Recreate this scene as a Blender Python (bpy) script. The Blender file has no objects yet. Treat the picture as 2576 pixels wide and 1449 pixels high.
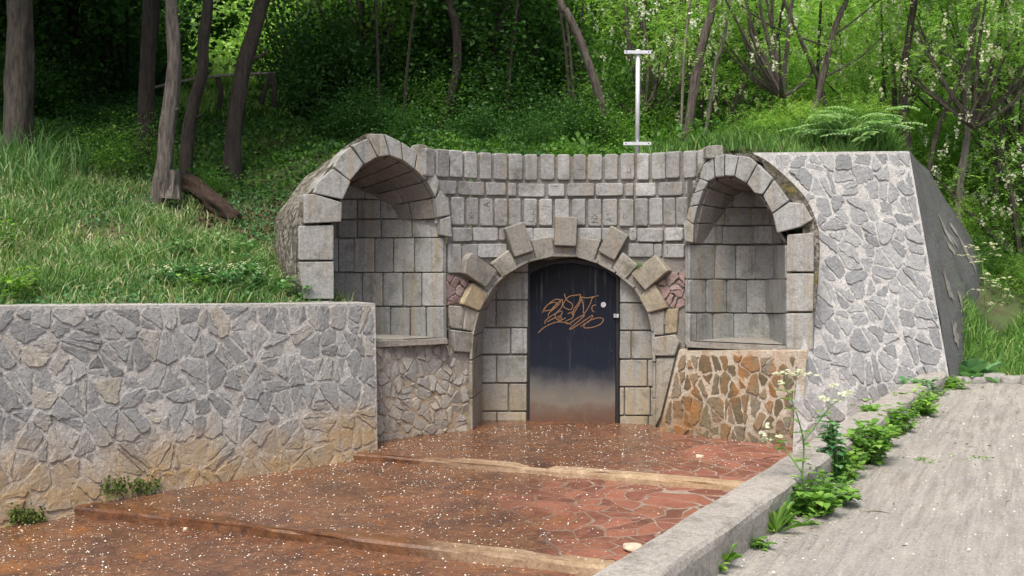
import bpy, bmesh, math, random
import numpy as np
from mathutils import Vector, Matrix, noise
random.seed(7); np.random.seed(7)
sc = bpy.context.scene
COL = sc.collection
R = math.radians

# ------------------------------------------------------------------ camera, world, sun, exposure
F, CX, HY = 2504.0, 1288.0, 605.0          # focal length in units of a 2576-wide picture, horizon row
cam = bpy.data.objects.new('camera', bpy.data.cameras.new('camera')); COL.objects.link(cam)
cam.location = (0, 0, 0); cam.rotation_euler = (R(90), 0, 0)
cam.data.sensor_width = 36; cam.data.lens = F / 2576 * 36
cam.data.shift_y = (HY - 724.5) / 2576
cam.data.clip_start = 0.1; cam.data.clip_end = 400
sc.camera = cam
SUN_EL, SUN_AZ = R(60), R(200)             # azimuth from +Y clockwise: behind the camera, a little left
w = bpy.data.worlds.new('World'); sc.world = w; w.use_nodes = True
nt = w.node_tree; bg = nt.nodes['Background']
sky = nt.nodes.new('ShaderNodeTexSky'); sky.sky_type = 'NISHITA'; sky.sun_disc = False
sky.sun_elevation = SUN_EL; sky.sun_rotation = SUN_AZ; sky.dust_density = 6; sky.air_density = 0.8; sky.ozone_density = 0.6
nt.links.new(sky.outputs[0], bg.inputs[0]); bg.inputs[1].default_value = 0.13
sl = bpy.data.lights.new('sun', 'SUN'); sl.energy = 1.75; sl.angle = R(22); sl.color = (1, .965, .91)
so = bpy.data.objects.new('sun', sl); COL.objects.link(so)
d_ = Vector((math.sin(SUN_AZ) * math.cos(SUN_EL), math.cos(SUN_AZ) * math.cos(SUN_EL), math.sin(SUN_EL)))
so.rotation_euler = d_.to_track_quat('Z', 'Y').to_euler()
sc.view_settings.view_transform = 'Standard'; sc.view_settings.look = 'None'
sc.view_settings.exposure = 0.74; sc.view_settings.gamma = 1

# ------------------------------------------------------------------ helpers: geometry
def P(px, py, Y): return Vector(((px - CX) / F * Y, Y, (HY - py) / F * Y))

class PlaneS:                               # plane through three photo points of known distance
    def __init__(s, a, b, c):
        a, b, c = P(*a), P(*b), P(*c)
        s.n = (b - a).cross(c - a).normalized()
        if s.n.dot(a) > 0: s.n = -s.n
        s.o = a
        s.u = Vector((-s.n.y, s.n.x, 0)).normalized()
        if s.u.x < 0: s.u = -s.u
        s.v = s.n.cross(s.u)
        if s.v.z < 0: s.v = -s.v
    def at(s, px, py, off=0):
        d = Vector(((px - CX) / F, 1, (HY - py) / F))
        return d * (s.o.dot(s.n) / d.dot(s.n)) + s.n * off
    def nat(s, px): return s.n
    def uv(s, px, py):
        p = s.at(px, py) - s.o; return (p.dot(s.u), p.dot(s.v))
    def xyz(s, u, v, off=0): return s.o + s.u * u + s.v * v + s.n * off

class PlanS:                                # upright wall over a plan polyline
    def __init__(s, pts): s.p = [Vector(q) for q in pts]
    def hit(s, px):
        k = (px - CX) / F; best = None; P_ = s.p
        for i in range(len(P_) - 1):
            a, b = P_[i], P_[i + 1]
            fa, fb = a.x - k * a.y, b.x - k * b.y
            lo, hi = (-1e-6, 1 + 1e-6)
            if i == 0: lo = -30
            if i == len(P_) - 2: hi = 30
            if abs(fa - fb) < 1e-9: continue
            t = fa / (fa - fb)
            if lo <= t <= hi:
                q = a + (b - a) * t
                dv = b - a; n = Vector((dv.y, -dv.x)).normalized()
                if n.dot(q) > 0: n = -n
                pen = 0 if -1e-6 <= t <= 1 + 1e-6 else 100
                if best is None or q.y - pen > best[0]: best = (q.y - pen, q, n)
        if best is None:                        # beyond either end: carry on from the nearer end point
            i = 0 if abs(P_[0].x - k * P_[0].y) < abs(P_[-1].x - k * P_[-1].y) else len(P_) - 2
            e = P_[0] if i == 0 else P_[-1]; dv = P_[i + 1] - P_[i]; n = Vector((dv.y, -dv.x)).normalized()
            if n.dot(e) > 0: n = -n
            return Vector((k * e.y, e.y)), n
        return best[1], best[2]
    def at(s, px, py, off=0):
        q, n = s.hit(px)
        return Vector((q.x + n.x * off, q.y + n.y * off, (HY - py) / F * q.y))
    def atz(s, px, z, off=0):
        q, n = s.hit(px)
        return Vector((q.x + n.x * off, q.y + n.y * off, z))
    def nat(s, px):
        n = s.hit(px)[1]; return Vector((n.x, n.y, 0))

def circle3(a, b, c, n=60, ext=.12):
    ax, ay, bx, by, cx, cy = a[0], a[1], b[0], b[1], c[0], c[1]
    d = 2 * (ax * (by - cy) + bx * (cy - ay) + cx * (ay - by))
    ux = ((ax**2 + ay**2) * (by - cy) + (bx**2 + by**2) * (cy - ay) + (cx**2 + cy**2) * (ay - by)) / d
    uy = ((ax**2 + ay**2) * (cx - bx) + (bx**2 + by**2) * (ax - cx) + (cx**2 + cy**2) * (bx - ax)) / d
    r = math.hypot(ax - ux, ay - uy)
    t0, t1 = math.atan2(ay - uy, ax - ux), math.atan2(cy - uy, cx - ux)
    return [(ux + r * math.cos(t0 + (t1 - t0) * k), uy + r * math.sin(t0 + (t1 - t0) * k)) for k in [i / n for i in range(n + 1)]]

class MB:                                   # mesh builder with a per-face 'tint' value
    def __init__(s): s.v = []; s.f = []; s.t = []
    def add(s, vs, fs, tint=.5):
        b = len(s.v); s.v += [tuple(v) for v in vs]
        for f in fs: s.f.append(tuple(b + i for i in f)); s.t.append(tint)
    def quad(s, a, b, c, d, tint=.5): s.add([a, b, c, d], [(0, 1, 2, 3)], tint)
    def build(s, name, mat, parent=None, smooth=False):
        me = bpy.data.meshes.new(name); me.from_pydata(s.v, [], s.f); me.update()
        at = me.attributes.new('tint', 'FLOAT', 'FACE'); at.data.foreach_set('value', s.t)
        me.materials.append(mat)
        if smooth: me.polygons.foreach_set('use_smooth', [True] * len(me.polygons))
        return link(name, me, parent)

def link(name, me, parent=None, world=True):
    o = bpy.data.objects.new(name, me); COL.objects.link(o)
    if parent:
        o.parent = parent
        if world:
            off = Vector((0, 0, 0)); q = parent
            while q: off -= q.location; q = q.parent
            o.location = off
    return o
def tag(o, label, cat=None, group=None, kind=None):
    if label: o['label'] = label
    if cat: o['category'] = cat
    if group: o['group'] = group
    if kind: o['kind'] = kind
    return o
def thing(name, loc, label, cat, group=None):
    o = bpy.data.objects.new(name, None); COL.objects.link(o); o.location = loc; o.empty_display_size = .1
    return tag(o, label, cat, group)
def npmesh(name, V, Fc, tint, mat, parent=None, world=True, smooth=False):
    V = np.asarray(V, dtype=np.float32); Fc = np.asarray(Fc, dtype=np.int32); n, k = Fc.shape
    me = bpy.data.meshes.new(name)
    me.vertices.add(len(V)); me.vertices.foreach_set('co', V.ravel())
    me.loops.add(n * k); me.loops.foreach_set('vertex_index', Fc.ravel())
    me.polygons.add(n); me.polygons.foreach_set('loop_start', np.arange(0, n * k, k, dtype=np.int32))
    me.update(calc_edges=True); me.validate()
    at = me.attributes.new('tint', 'FLOAT', 'FACE'); at.data.foreach_set('value', np.asarray(tint, dtype=np.float32))
    me.materials.append(mat)
    if smooth: me.polygons.foreach_set('use_smooth', [True] * n)
    return link(name, me, parent, world) if name is not None else me

def roundpoly(pts, r):                      # cut each corner of a 3-D polygon
    n = len(pts); out = []
    for i in range(n):
        p, a, b = pts[i], pts[i - 1], pts[(i + 1) % n]
        la, lb = (a - p).length, (b - p).length
        if la < 1e-5 or lb < 1e-5: continue
        out.append(p + (a - p) * min(.4, r * random.uniform(.4, 1.3) / la))
        out.append(p + (b - p) * min(.4, r * random.uniform(.4, 1.3) / lb))
    return out
def slab(mb, pts, n, back=.05, front=.03, bev=.012, rnd=.012, tint=None, tilt=.004, bump=0.0, fj=0.0):
    """a stone: polygon pts (3-D) whose face stands `front` proud along n"""
    pts = roundpoly(pts, rnd) if rnd else pts
    k = len(pts)
    c = sum(pts, Vector()) / k
    r = sum((p - c).length for p in pts) / k
    fs_ = max(.4, 1 - bev / r)
    a, b = random.uniform(-1, 1) * tilt, random.uniform(-1, 1) * tilt
    u = n.orthogonal().normalized(); v = n.cross(u)
    def tl(p): return ((p - c).dot(u) * a + (p - c).dot(v) * b) / r
    vb = [p - n * back for p in pts]
    vm = [p + n * (front - bev * .8 + tl(p)) for p in pts]
    v2 = [c + (p - c) * (1 - bev * .35 / r) + n * (front - bev * .25 + tl(p)) for p in pts]
    vf = [c + (p - c) * fs_ * (1 - 3 * abs(random.gauss(0, fj))) + n * (front + tl(p) + random.gauss(0, fj)) for p in pts]
    vc = [c + n * (front + bump)]
    fs = []
    for i in range(k):
        j = (i + 1) % k
        fs += [(i, j, k + j, k + i), (k + i, k + j, 2 * k + j, 2 * k + i), (2 * k + i, 2 * k + j, 3 * k + j, 3 * k + i), (3 * k + i, 3 * k + j, 4 * k)]
    # orient outward
    e = (pts[1] - pts[0]).cross(pts[2] - pts[1])
    if e.dot(n) < 0: fs = [tuple(reversed(f)) for f in fs]
    mb.add(vb + vm + v2 + vf + vc, fs, random.random() if tint is None else tint)

def clip(poly, nx, ny, d):                  # keep nx*x+ny*y<=d
    out = []; n = len(poly)
    for i in range(n):
        a, b = poly[i], poly[(i + 1) % n]
        fa, fb = nx * a[0] + ny * a[1] - d, nx * b[0] + ny * b[1] - d
        if fa <= 0: out.append(a)
        if (fa < 0 < fb) or (fb < 0 < fa):
            t = fa / (fa - fb); out.append((a[0] + (b[0] - a[0]) * t, a[1] + (b[1] - a[1]) * t))
    return out
def area(p): return .5 * sum(p[i][0] * p[(i + 1) % len(p)][1] - p[(i + 1) % len(p)][0] * p[i][1] for i in range(len(p)))
def cen(p): return (sum(q[0] for q in p) / len(p), sum(q[1] for q in p) / len(p))
def inset(p, g):
    if area(p) < 0: p = p[::-1]
    q = p
    for i in range(len(p)):
        a, b = p[i], p[(i + 1) % len(p)]
        dx, dy = b[0] - a[0], b[1] - a[1]; l = math.hypot(dx, dy)
        if l < 1e-6: continue
        nx, ny = dy / l, -dx / l
        q = clip(q, nx, ny, nx * a[0] + ny * a[1] - g * random.uniform(.55, 1.6))
        if len(q) < 3: return []
    return q
def shards(outline, size, bias=0.9, bstr=.5, aspect=1.0, jit=.42):
    """crazy paving: jittered Voronoi cells, big ones split across at odd angles"""
    xs = [p[0] for p in outline]; ys = [p[1] for p in outline]
    x0, x1, y0, y1 = min(xs), max(xs), min(ys), max(ys)
    S = []; sx, sy = size / math.sqrt(aspect), size * math.sqrt(aspect)
    ny_ = int((y1 - y0) / sy) + 2; nx_ = int((x1 - x0) / sx) + 2
    for j in range(ny_):
        for i in range(nx_):
            S.append((x0 + (i + .5 * (j % 2) + random.uniform(-jit, jit)) * sx, y0 + (j + random.uniform(-jit, jit)) * sy))
    out = []
    for i, s in enumerate(S):
        c = outline if area(outline) > 0 else outline[::-1]
        for j, t in enumerate(S):
            if i == j or abs(t[0] - s[0]) > 4 * size or abs(t[1] - s[1]) > 4 * size: continue
            nx, ny = t[0] - s[0], t[1] - s[1]
            c = clip(c, nx, ny, (t[0]**2 + t[1]**2 - s[0]**2 - s[1]**2) / 2)
            if len(c) < 3: break
        if len(c) >= 3 and area(c) > .0006: out.append(c)
    res = []
    for c in out:
        q = [c]
        for _ in range(2):
            nq = []
            for p in q:
                if area(p) > size * size * random.uniform(.45, 1.3):
                    m = cen(p); a = bias + random.gauss(0, bstr)
                    nx, ny = math.cos(a), math.sin(a); d = nx * m[0] + ny * m[1] + random.uniform(-.1, .1) * size
                    A, B = clip(p, nx, ny, d), clip(p, -nx, -ny, -d)
                    nq += [z for z in (A, B) if len(z) >= 3]
                else: nq.append(p)
            q = nq
        res += q
    return res
def topx(p): return (CX + p.x / p.y * F, HY - p.z / p.y * F)
def rubble(mb, S, pxpoly, size, gap=.012, front=(.015, .05), bias=.3, bstr=.6, aspect=1.3, bev=.014, tilt=.012, rnd=.02, keep=None):
    ol = [S.uv(*p) for p in pxpoly]
    for c in shards(ol, size, bias, bstr, aspect):
        q = inset(c, gap)
        if len(q) < 3 or abs(area(q)) < .0009: continue
        if keep and not keep(*topx(S.xyz(*cen(q)))): continue
        h = random.uniform(*front); w = []
        for i in range(len(q)):               # broken, uneven outline
            a, b = q[i], q[(i + 1) % len(q)]; l = math.hypot(b[0] - a[0], b[1] - a[1]); m = max(1, int(l / .035)); e = min(.006, size * .03)
            t0 = min(.3, rnd / max(l, .01))
            for k in range(m + 1):
                t = t0 + (1 - 2 * t0) * k / m; w.append((a[0] + (b[0] - a[0]) * t + random.gauss(0, e), a[1] + (b[1] - a[1]) * t + random.gauss(0, e)))
        slab(mb, [S.xyz(u, v) for u, v in w], S.n, .03, h, bev, 0, None, tilt, random.uniform(-.003, .005), size * .008)

def tube(mb, pts, rad, sides=10, tint=.5, cap=True, rough=0.0, closed=False):
    n = len(pts); vs = []; up = Vector((0, 0, 1)); fs = []
    for i, p in enumerate(pts):
        d = (pts[min(i + 1, n - 1)] - pts[max(i - 1, 0)])
        d = d.normalized() if d.length > 1e-8 else up
        a = d.orthogonal().normalized() if i == 0 else (prev - d * prev.dot(d)).normalized()
        prev = a; b = d.cross(a)
        r = rad[i] if hasattr(rad, '__len__') else rad
        for k in range(sides):
            t = 2 * math.pi * k / sides
            rr = r * (1 + (rough * noise.noise(Vector((k * 1.7, p.z * 2.2, p.x * 3))) if rough else 0))
            vs.append(p + a * math.cos(t) * rr + b * math.sin(t) * rr)
    for i in range(n - 1):
        for k in range(sides):
            j = (k + 1) % sides
            fs.append((i * sides + k, i * sides + j, (i + 1) * sides + j, (i + 1) * sides + k))
    if cap: fs += [tuple(reversed(range(sides))), tuple((n - 1) * sides + k for k in range(sides))]
    mb.add(vs, fs, tint)
def smoothline(pts, m=5):
    out = []
    for i in range(len(pts) - 1):
        p0, p1, p2, p3 = pts[max(i - 1, 0)], pts[i], pts[i + 1], pts[min(i + 2, len(pts) - 1)]
        for k in range(m):
            t = k / m
            out.append(.5 * ((2 * p1) + (p2 - p0) * t + (2 * p0 - 5 * p1 + 4 * p2 - p3) * t * t + (-p0 + 3 * p1 - 3 * p2 + p3) * t**3))
    out.append(pts[-1]); return out
def box(mb, c, sx, sy, sz, rz=0, tint=.5):
    m = Matrix.Rotation(rz, 3, 'Z'); vs = []
    for dz in (-.5, .5):
        for dx, dy in ((-.5, -.5), (.5, -.5), (.5, .5), (-.5, .5)):
            vs.append(Vector(c) + m @ Vector((dx * sx, dy * sy, dz * sz)))
    mb.add(vs, [(3, 2, 1, 0), (4, 5, 6, 7), (0, 1, 5, 4), (1, 2, 6, 5), (2, 3, 7, 6), (3, 0, 4, 7)], tint)

# ------------------------------------------------------------------ helpers: materials
class NT:
    def __init__(s, name):
        s.m = bpy.data.materials.new(name); s.m.use_nodes = True; s.t = s.m.node_tree
        s.b = s.t.nodes['Principled BSDF']; s.out = s.t.nodes['Material Output']
        g = s.t.nodes.new('ShaderNodeNewGeometry'); s.pos = g.outputs['Position']
        s.xyz = s.n('ShaderNodeSeparateXYZ', {0: s.pos})
    def n(s, typ, ins=None, **kw):
        nd = s.t.nodes.new(typ)
        for k, v in kw.items(): setattr(nd, k, v)
        for k, v in (ins or {}).items():
            if isinstance(v, bpy.types.NodeSocket): s.t.links.new(v, nd.inputs[k])
            elif isinstance(v, bpy.types.Node): s.t.links.new(v.outputs[0], nd.inputs[k])
            else: nd.inputs[k].default_value = v
        return nd
    def noise(s, scale, detail=5, rough=.6, vec=None, dist=0):
        return s.n('ShaderNodeTexNoise', {'Vector': vec or s.pos, 'Scale': scale, 'Detail': detail, 'Roughness': rough, 'Distortion': dist}).outputs[0]
    def ramp(s, fac, stops):
        nd = s.n('ShaderNodeValToRGB', {0: fac}); cr = nd.color_ramp
        while len(cr.elements) > 1: cr.elements.remove(cr.elements[-1])
        for i, (p, c) in enumerate(stops):
            e = cr.elements[0] if i == 0 else cr.elements.new(p)
            e.position = p; e.color = (*c, 1) if hasattr(c, '__len__') else (c, c, c, 1)
        return nd.outputs[0]
    def mix(s, fac, a, b, mode='MIX'):
        nd = s.t.nodes.new('ShaderNodeMix'); nd.data_type = 'RGBA'; nd.blend_type = mode
        for k, v in ((0, fac), (6, a), (7, b)):
            if isinstance(v, bpy.types.NodeSocket): s.t.links.new(v, nd.inputs[k])
            elif k == 0: nd.inputs[k].default_value = v
            else: nd.inputs[k].default_value = (*v, 1)
        return nd.outputs[2]
    def math(s, op, a, b=0, clamp=False):
        nd = s.n('ShaderNodeMath', {0: a, 1: b}, operation=op); nd.use_clamp = clamp; return nd.outputs[0]
    def maprange(s, v, a, b, c=0, d=1):
        nd = s.n('ShaderNodeMapRange', {0: v, 1: a, 2: b, 3: c, 4: d}); nd.interpolation_type = 'SMOOTHSTEP'; return nd.outputs[0]
    def vscale(s, vec, x, y, z, rot=0):
        return s.n('ShaderNodeMapping', {'Vector': vec, 'Scale': (x, y, z), 'Rotation': (0, 0, rot)}).outputs[0]
    def tint(s): return s.n('ShaderNodeAttribute', attribute_name='tint').outputs['Fac']
    def bump(s, h, st=.5, dist=.01, prev=None):
        ins = {'Height': h, 'Strength': st, 'Distance': dist}
        if prev is not None: ins['Normal'] = prev
        return s.n('ShaderNodeBump', ins).outputs[0]
    def put(s, col=None, rough=None, normal=None):
        for k, v in (('Base Color', col), ('Roughness', rough), ('Normal', normal)):
            if v is None: continue
            if isinstance(v, bpy.types.NodeSocket): s.t.links.new(v, s.b.inputs[k])
            elif k == 'Base Color': s.b.inputs[k].default_value = (*v, 1)
            else: s.b.inputs[k].default_value = v
        return s.m

def stone_mat(name, stops, rust=None, streak=0.0, moss=0.0, dark=.35, blotch=(.33, .30, .26), bscale=3.0, wet=None, bumpd=.006, ruststreak=None, scale=1.0, blotchy=.55):
    s = NT(name)
    c = s.ramp(s.tint(), stops)
    n1 = s.noise(2.3 * scale, 6, .65); n2 = s.noise(14 * scale, 6, .7); n3 = s.noise(90 * scale, 3, .7)
    c = s.mix(s.ramp(n2, [(.35, 0.0), (.72, blotchy)]), c, blotch)
    c = s.mix(s.ramp(n1, [(.42, 0.0), (.75, dark)]), c, tuple(x * .45 for x in blotch))
    c = s.mix(1.0, c, s.ramp(n3, [(.25, .62), (.5, .98), (.75, 1.22)]), 'MULTIPLY')
    c = s.mix(1.0, c, s.ramp(s.noise(30 * scale, 5, .75), [(.32, .66), (.5, 1.0), (.7, 1.14)]), 'MULTIPLY')
    if streak:
        ns = s.noise(5, 5, .7, s.vscale(s.pos, 2.4, 2.4, .16))
        c = s.mix(s.math('MULTIPLY', s.ramp(ns, [(.5, 0), (.7, 1)]), streak), c, (.30, .235, .14))
        nd = s.noise(6, 5, .7, s.vscale(s.pos, 2.1, 2.1, .12))
        c = s.mix(s.math('MULTIPLY', s.ramp(nd, [(.53, 0), (.75, 1)]), streak * .8), c, (.07, .068, .06))
    if rust:                                  # mineral stain: (z_full, z_none, strength, colour)
        z1, z0, st, rc = rust
        zz = s.math('ADD', s.xyz.outputs[2], s.math('MULTIPLY', s.math('SUBTRACT', s.noise(1.6, 5, .6), .5), 1.1))
        m = s.maprange(zz, z0, z1)
        c = s.mix(s.math('MULTIPLY', m, s.math('MULTIPLY', s.ramp(s.noise(7, 4, .6), [(.3, .5), (.6, 1)]), st)), c, rc)
    if ruststreak:
        x0, x1, st = ruststreak
        m = s.ramp(s.noise(3.6, 5, .65, s.vscale(s.pos, 1.6, 1.6, .35)), [(.46, 0), (.66, 1)])
        m = s.math('MULTIPLY', m, s.maprange(s.xyz.outputs[2], .1, -1.2))
        m = s.math('MULTIPLY', m, s.maprange(s.xyz.outputs[0], x0, x1))
        c = s.mix(s.math('MULTIPLY', m, st), c, (.30, .13, .03))
    if moss:
        mm = s.math('MULTIPLY', s.ramp(s.noise(4.5, 6, .7), [(.52, 0), (.66, 1)]), moss)
        c = s.mix(mm, c, (.07, .072, .035))
    rg = .88
    if wet is not None:
        rg = s.maprange(s.xyz.outputs[2], wet - .15, wet + .15, .35, .9)
    nb = s.bump(n2, .7, bumpd * 2.2); nb = s.bump(s.noise(38 * scale, 5, .75), .7, bumpd, nb); nb = s.bump(n3, .5, bumpd * .4, nb)
    return s.put(c, rg, nb)

GREY = [(0, (.21, .218, .21)), (.3, (.28, .295, .29)), (.6, (.33, .345, .34)), (1, (.40, .41, .40))]
M = {}
M['block'] = stone_mat('cast_block', GREY, streak=.8, moss=.45, rust=(-2.15, -1.2, .6, (.33, .25, .13)), blotch=(.27, .26, .235))
M['course'] = stone_mat('carved_block', [(0, (.27, .27, .27)), (.5, (.36, .37, .37)), (1, (.46, .47, .465))], moss=.6, streak=.45, blotch=(.22, .22, .205), dark=.65)
M['arch'] = stone_mat('arch_block', [(0, (.20, .195, .18)), (.5, (.29, .29, .27)), (.8, (.35, .34, .30)), (1, (.42, .335, .19))], moss=.6, streak=.6, rust=(-2.3, -1.2, .4, (.34, .25, .12)), blotch=(.23, .21, .17), dark=.5)
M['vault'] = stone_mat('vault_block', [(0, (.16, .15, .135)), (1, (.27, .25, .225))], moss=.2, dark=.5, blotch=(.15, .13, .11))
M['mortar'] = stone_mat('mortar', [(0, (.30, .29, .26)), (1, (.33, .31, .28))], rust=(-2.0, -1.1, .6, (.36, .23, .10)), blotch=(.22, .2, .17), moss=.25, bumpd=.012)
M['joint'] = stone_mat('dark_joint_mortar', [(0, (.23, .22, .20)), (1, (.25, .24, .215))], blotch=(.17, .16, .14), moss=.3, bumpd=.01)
M['rubble_left'] = stone_mat('rubble_wall_stone', [(0, (.215, .22, .215)), (.35, (.275, .285, .28)), (.7, (.33, .335, .325)), (.86, (.35, .34, .31)), (1, (.39, .355, .285))],
    rust=(-2.15, -1.45, .85, (.36, .235, .10)), blotch=(.24, .25, .25), dark=.25, wet=-2.1, bumpd=.009, blotchy=.5)
M['mortar_left'] = stone_mat('rubble_wall_mortar', [(0, (.50, .49, .465)), (1, (.50, .49, .465))], rust=(-2.15, -1.45, .85, (.33, .22, .10)), blotch=(.30, .29, .27), wet=-2.1, bumpd=.014)
M['rubble_right'] = stone_mat('buttress_stone', [(0, (.22, .23, .235)), (.5, (.31, .32, .325)), (1, (.42, .425, .42))], blotch=(.27, .275, .28), dark=.3, bumpd=.012, rust=(-2.4, -1.2, .35, (.27, .17, .09)))
M['mortar_right'] = stone_mat('buttress_mortar', [(0, (.58, .57, .55)), (1, (.58, .57, .55))], blotch=(.44, .435, .42), bumpd=.02)
M['rubble_rust'] = stone_mat('stained_stone', [(0, (.09, .08, .055)), (.45, (.16, .13, .08)), (.7, (.22, .205, .17)), (1, (.22, .12, .045))], blotch=(.22, .17, .09), dark=.45, ruststreak=(-9, -8, .9), wet=-2.0, bumpd=.008)
M['mortar_rust'] = stone_mat('stained_mortar', [(0, (.50, .46, .39)), (1, (.50, .46, .39))], blotch=(.42, .32, .19), ruststreak=(-9, -8, .5), dark=.3, rust=(-2.05, -1.7, .8, (.20, .13, .06)), bumpd=.012)
M['rubble_base'] = stone_mat('base_stone', [(0, (.25, .245, .23)), (.6, (.33, .325, .30)), (1, (.40, .37, .30))], rust=(-2.3, -1.6, .6, (.27, .20, .13)), blotch=(.27, .26, .24))
M['pink'] = stone_mat('pink_stone', [(0, (.25, .175, .165)), (.6, (.31, .225, .21)), (1, (.36, .30, .28))], blotch=(.30, .2, .18))
M['render'] = None
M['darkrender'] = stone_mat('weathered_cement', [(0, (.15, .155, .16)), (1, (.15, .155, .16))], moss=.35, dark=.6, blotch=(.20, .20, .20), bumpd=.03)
M['kerb'] = stone_mat('kerb_concrete', [(0, (.40, .38, .34)), (1, (.43, .40, .36))], moss=.5, dark=.35, blotch=(.34, .31, .265), bumpd=.012, blotchy=.7)
M['loosestone'] = stone_mat('pale_stone', [(0, (.62, .52, .38)), (1, (.66, .58, .46))], blotch=(.5, .4, .28), dark=.2)

def lichen_mat():
    s = NT('lichen_covered_render'); a = s.noise(17, 6, .75); b = s.noise(3, 5, .6); d = s.noise(50, 4, .7)
    c = s.mix(s.ramp(a, [(.46, 0), (.56, 1)]), (.085, .072, .055), (.34, .32, .275))
    c = s.mix(s.ramp(b, [(.45, 0), (.6, .75)]), c, (.10, .095, .06)); c = s.mix(s.ramp(s.noise(6, 4, .6), [(.6, 0), (.68, .8)]), c, (.22, .19, .05))
    c = s.mix(1.0, c, s.ramp(d, [(.3, .6), (.7, 1.3)]), 'MULTIPLY')
    return s.put(c, .95, s.bump(a, 1, .04))
M['render'] = lichen_mat()
def step_mat():
    s = NT('stained_step'); n1 = s.noise(1.3, 5, .6); n2 = s.noise(9, 6, .7); n3 = s.noise(60, 4, .7)
    m = s.math('ADD', s.math('MULTIPLY', s.xyz.outputs[0], -.45), s.math('MULTIPLY', s.math('SUBTRACT', n1, .5), 1.6))
    m = s.maprange(m, -.35, .5)
    c = s.mix(s.ramp(n2, [(.35, 0), (.7, 1)]), (.30, .20, .12), (.46, .36, .23))
    r = s.mix(s.ramp(n2, [(.35, 0), (.65, 1)]), (.060, .028, .017), (.17, .07, .026))
    c = s.mix(m, c, r); c = s.mix(s.ramp(n1, [(.55, 0), (.7, .35)]), c, (.27, .15, .06))
    c = s.mix(1.0, c, s.ramp(n3, [(.3, .7), (.7, 1.2)]), 'MULTIPLY')
    nb = s.bump(n2, .8, .02); nb = s.bump(n3, .6, .005, nb)
    return s.put(c, s.maprange(m, 0, 1, .8, .3), nb)
M['kerbrust'] = step_mat()
def simple(name, col, rough=.8, n=20, amt=.35, bump=.004, metal=0):
    s = NT(name); nn = s.noise(n, 5, .65)
    c = s.mix(1.0, col, s.ramp(nn, [(.3, 1 - amt), (.7, 1 + amt)]), 'MULTIPLY')
    s.b.inputs['Metallic'].default_value = metal
    return s.put(c, rough, s.bump(nn, .5, bump))
def leaf_mat(name, stops, trans=.35, rough=.5):
    s = NT(name)
    oi = s.n('ShaderNodeObjectInfo').outputs['Random']
    c = s.ramp(s.tint(), stops)
    c = s.mix(1.0, c, s.ramp(oi, [(0, (.78, .82, .8)), (.5, (1, 1, 1)), (1, (1.2, 1.12, .95))]), 'MULTIPLY')
    s.put(c, rough)
    s.b.inputs['Specular IOR Level'].default_value = .35
    tr = s.n('ShaderNodeBsdfTranslucent'); s.t.links.new(s.mix(1.0, c, (1.15, 1.25, .6), 'MULTIPLY'), tr.inputs[0])
    mx = s.n('ShaderNodeMixShader', {0: trans}); s.t.links.new(s.b.outputs[0], mx.inputs[1]); s.t.links.new(tr.outputs[0], mx.inputs[2])
    s.t.links.new(mx.outputs[0], s.out.inputs[0]); return s.m
M['leaf_dark'] = leaf_mat('dark_leaf', [(0, (.03, .09, .025)), (.6, (.06, .16, .035)), (1, (.11, .24, .055))], .45)  # also used centre-left, where the dark leaf colour stands in for shade
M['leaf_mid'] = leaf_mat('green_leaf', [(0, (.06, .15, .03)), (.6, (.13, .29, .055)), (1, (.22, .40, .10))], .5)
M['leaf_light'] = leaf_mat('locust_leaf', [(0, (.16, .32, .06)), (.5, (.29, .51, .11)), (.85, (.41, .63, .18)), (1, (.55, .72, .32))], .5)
M['weed'] = leaf_mat('weed_leaf', [(0, (.09, .21, .035)), (.6, (.18, .37, .06)), (1, (.32, .52, .12))], .35)
M['weed_cool'] = leaf_mat('cool_weed_leaf', [(0, (.05, .16, .055)), (.6, (.10, .27, .10)), (1, (.22, .42, .20))], .3)
M['sapling'] = leaf_mat('pale_sapling_leaf', [(0, (.17, .34, .14)), (1, (.42, .60, .36))], .35)
M['grass'] = leaf_mat('grass_blade', [(0, (.05, .14, .04)), (.45, (.14, .29, .08)), (.75, (.25, .40, .16)), (.9, (.38, .44, .24)), (1, (.55, .52, .36))], .3, .6)
M['grass_light'] = leaf_mat('sunny_grass_blade', [(0, (.08, .19, .04)), (.5, (.17, .34, .08)), (.85, (.30, .46, .15)), (1, (.45, .5, .2))], .35, .6)
M['blossom'] = leaf_mat('white_blossom', [(0, (.66, .68, .56)), (1, (.88, .88, .82))], .35, .7)
def bark_mat(name, a, b, lich=.3):
    s = NT(name); v = s.vscale(s.pos, 3, 3, .55); n1 = s.noise(9, 6, .7, v); n2 = s.noise(7, 5, .7)
    c = s.mix(s.ramp(n1, [(.35, 0), (.65, 1)]), a, b)
    c = s.mix(s.math('MULTIPLY', s.ramp(n2, [(.6, 0), (.68, 1)]), lich), c, (.26, .28, .23))
    return s.put(c, .95, s.bump(n1, 1, .06))
M['bark'] = bark_mat('grey_brown_bark', (.05, .042, .036), (.17, .145, .12), .5)
M['bark_dark'] = bark_mat('dark_bark', (.028, .022, .019), (.075, .06, .05), .15)
M['bark_pale'] = bark_mat('pale_bark', (.16, .14, .12), (.33, .30, .27), .5)
M['bark_stub'] = bark_mat('weathered_bark', (.07, .058, .05), (.24, .21, .185), .4)
M['wood'] = bark_mat('rotten_wood', (.03, .019, .013), (.085, .052, .034), .1)
M['metal'] = simple('galvanised_metal', (.62, .64, .68), .42, 8, .12, .001, .35)
M['blackgap'] = simple('black_iron_and_gap', (.012, .012, .013), .6)  # also paints the darkness inside the door gap and small holes
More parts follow.
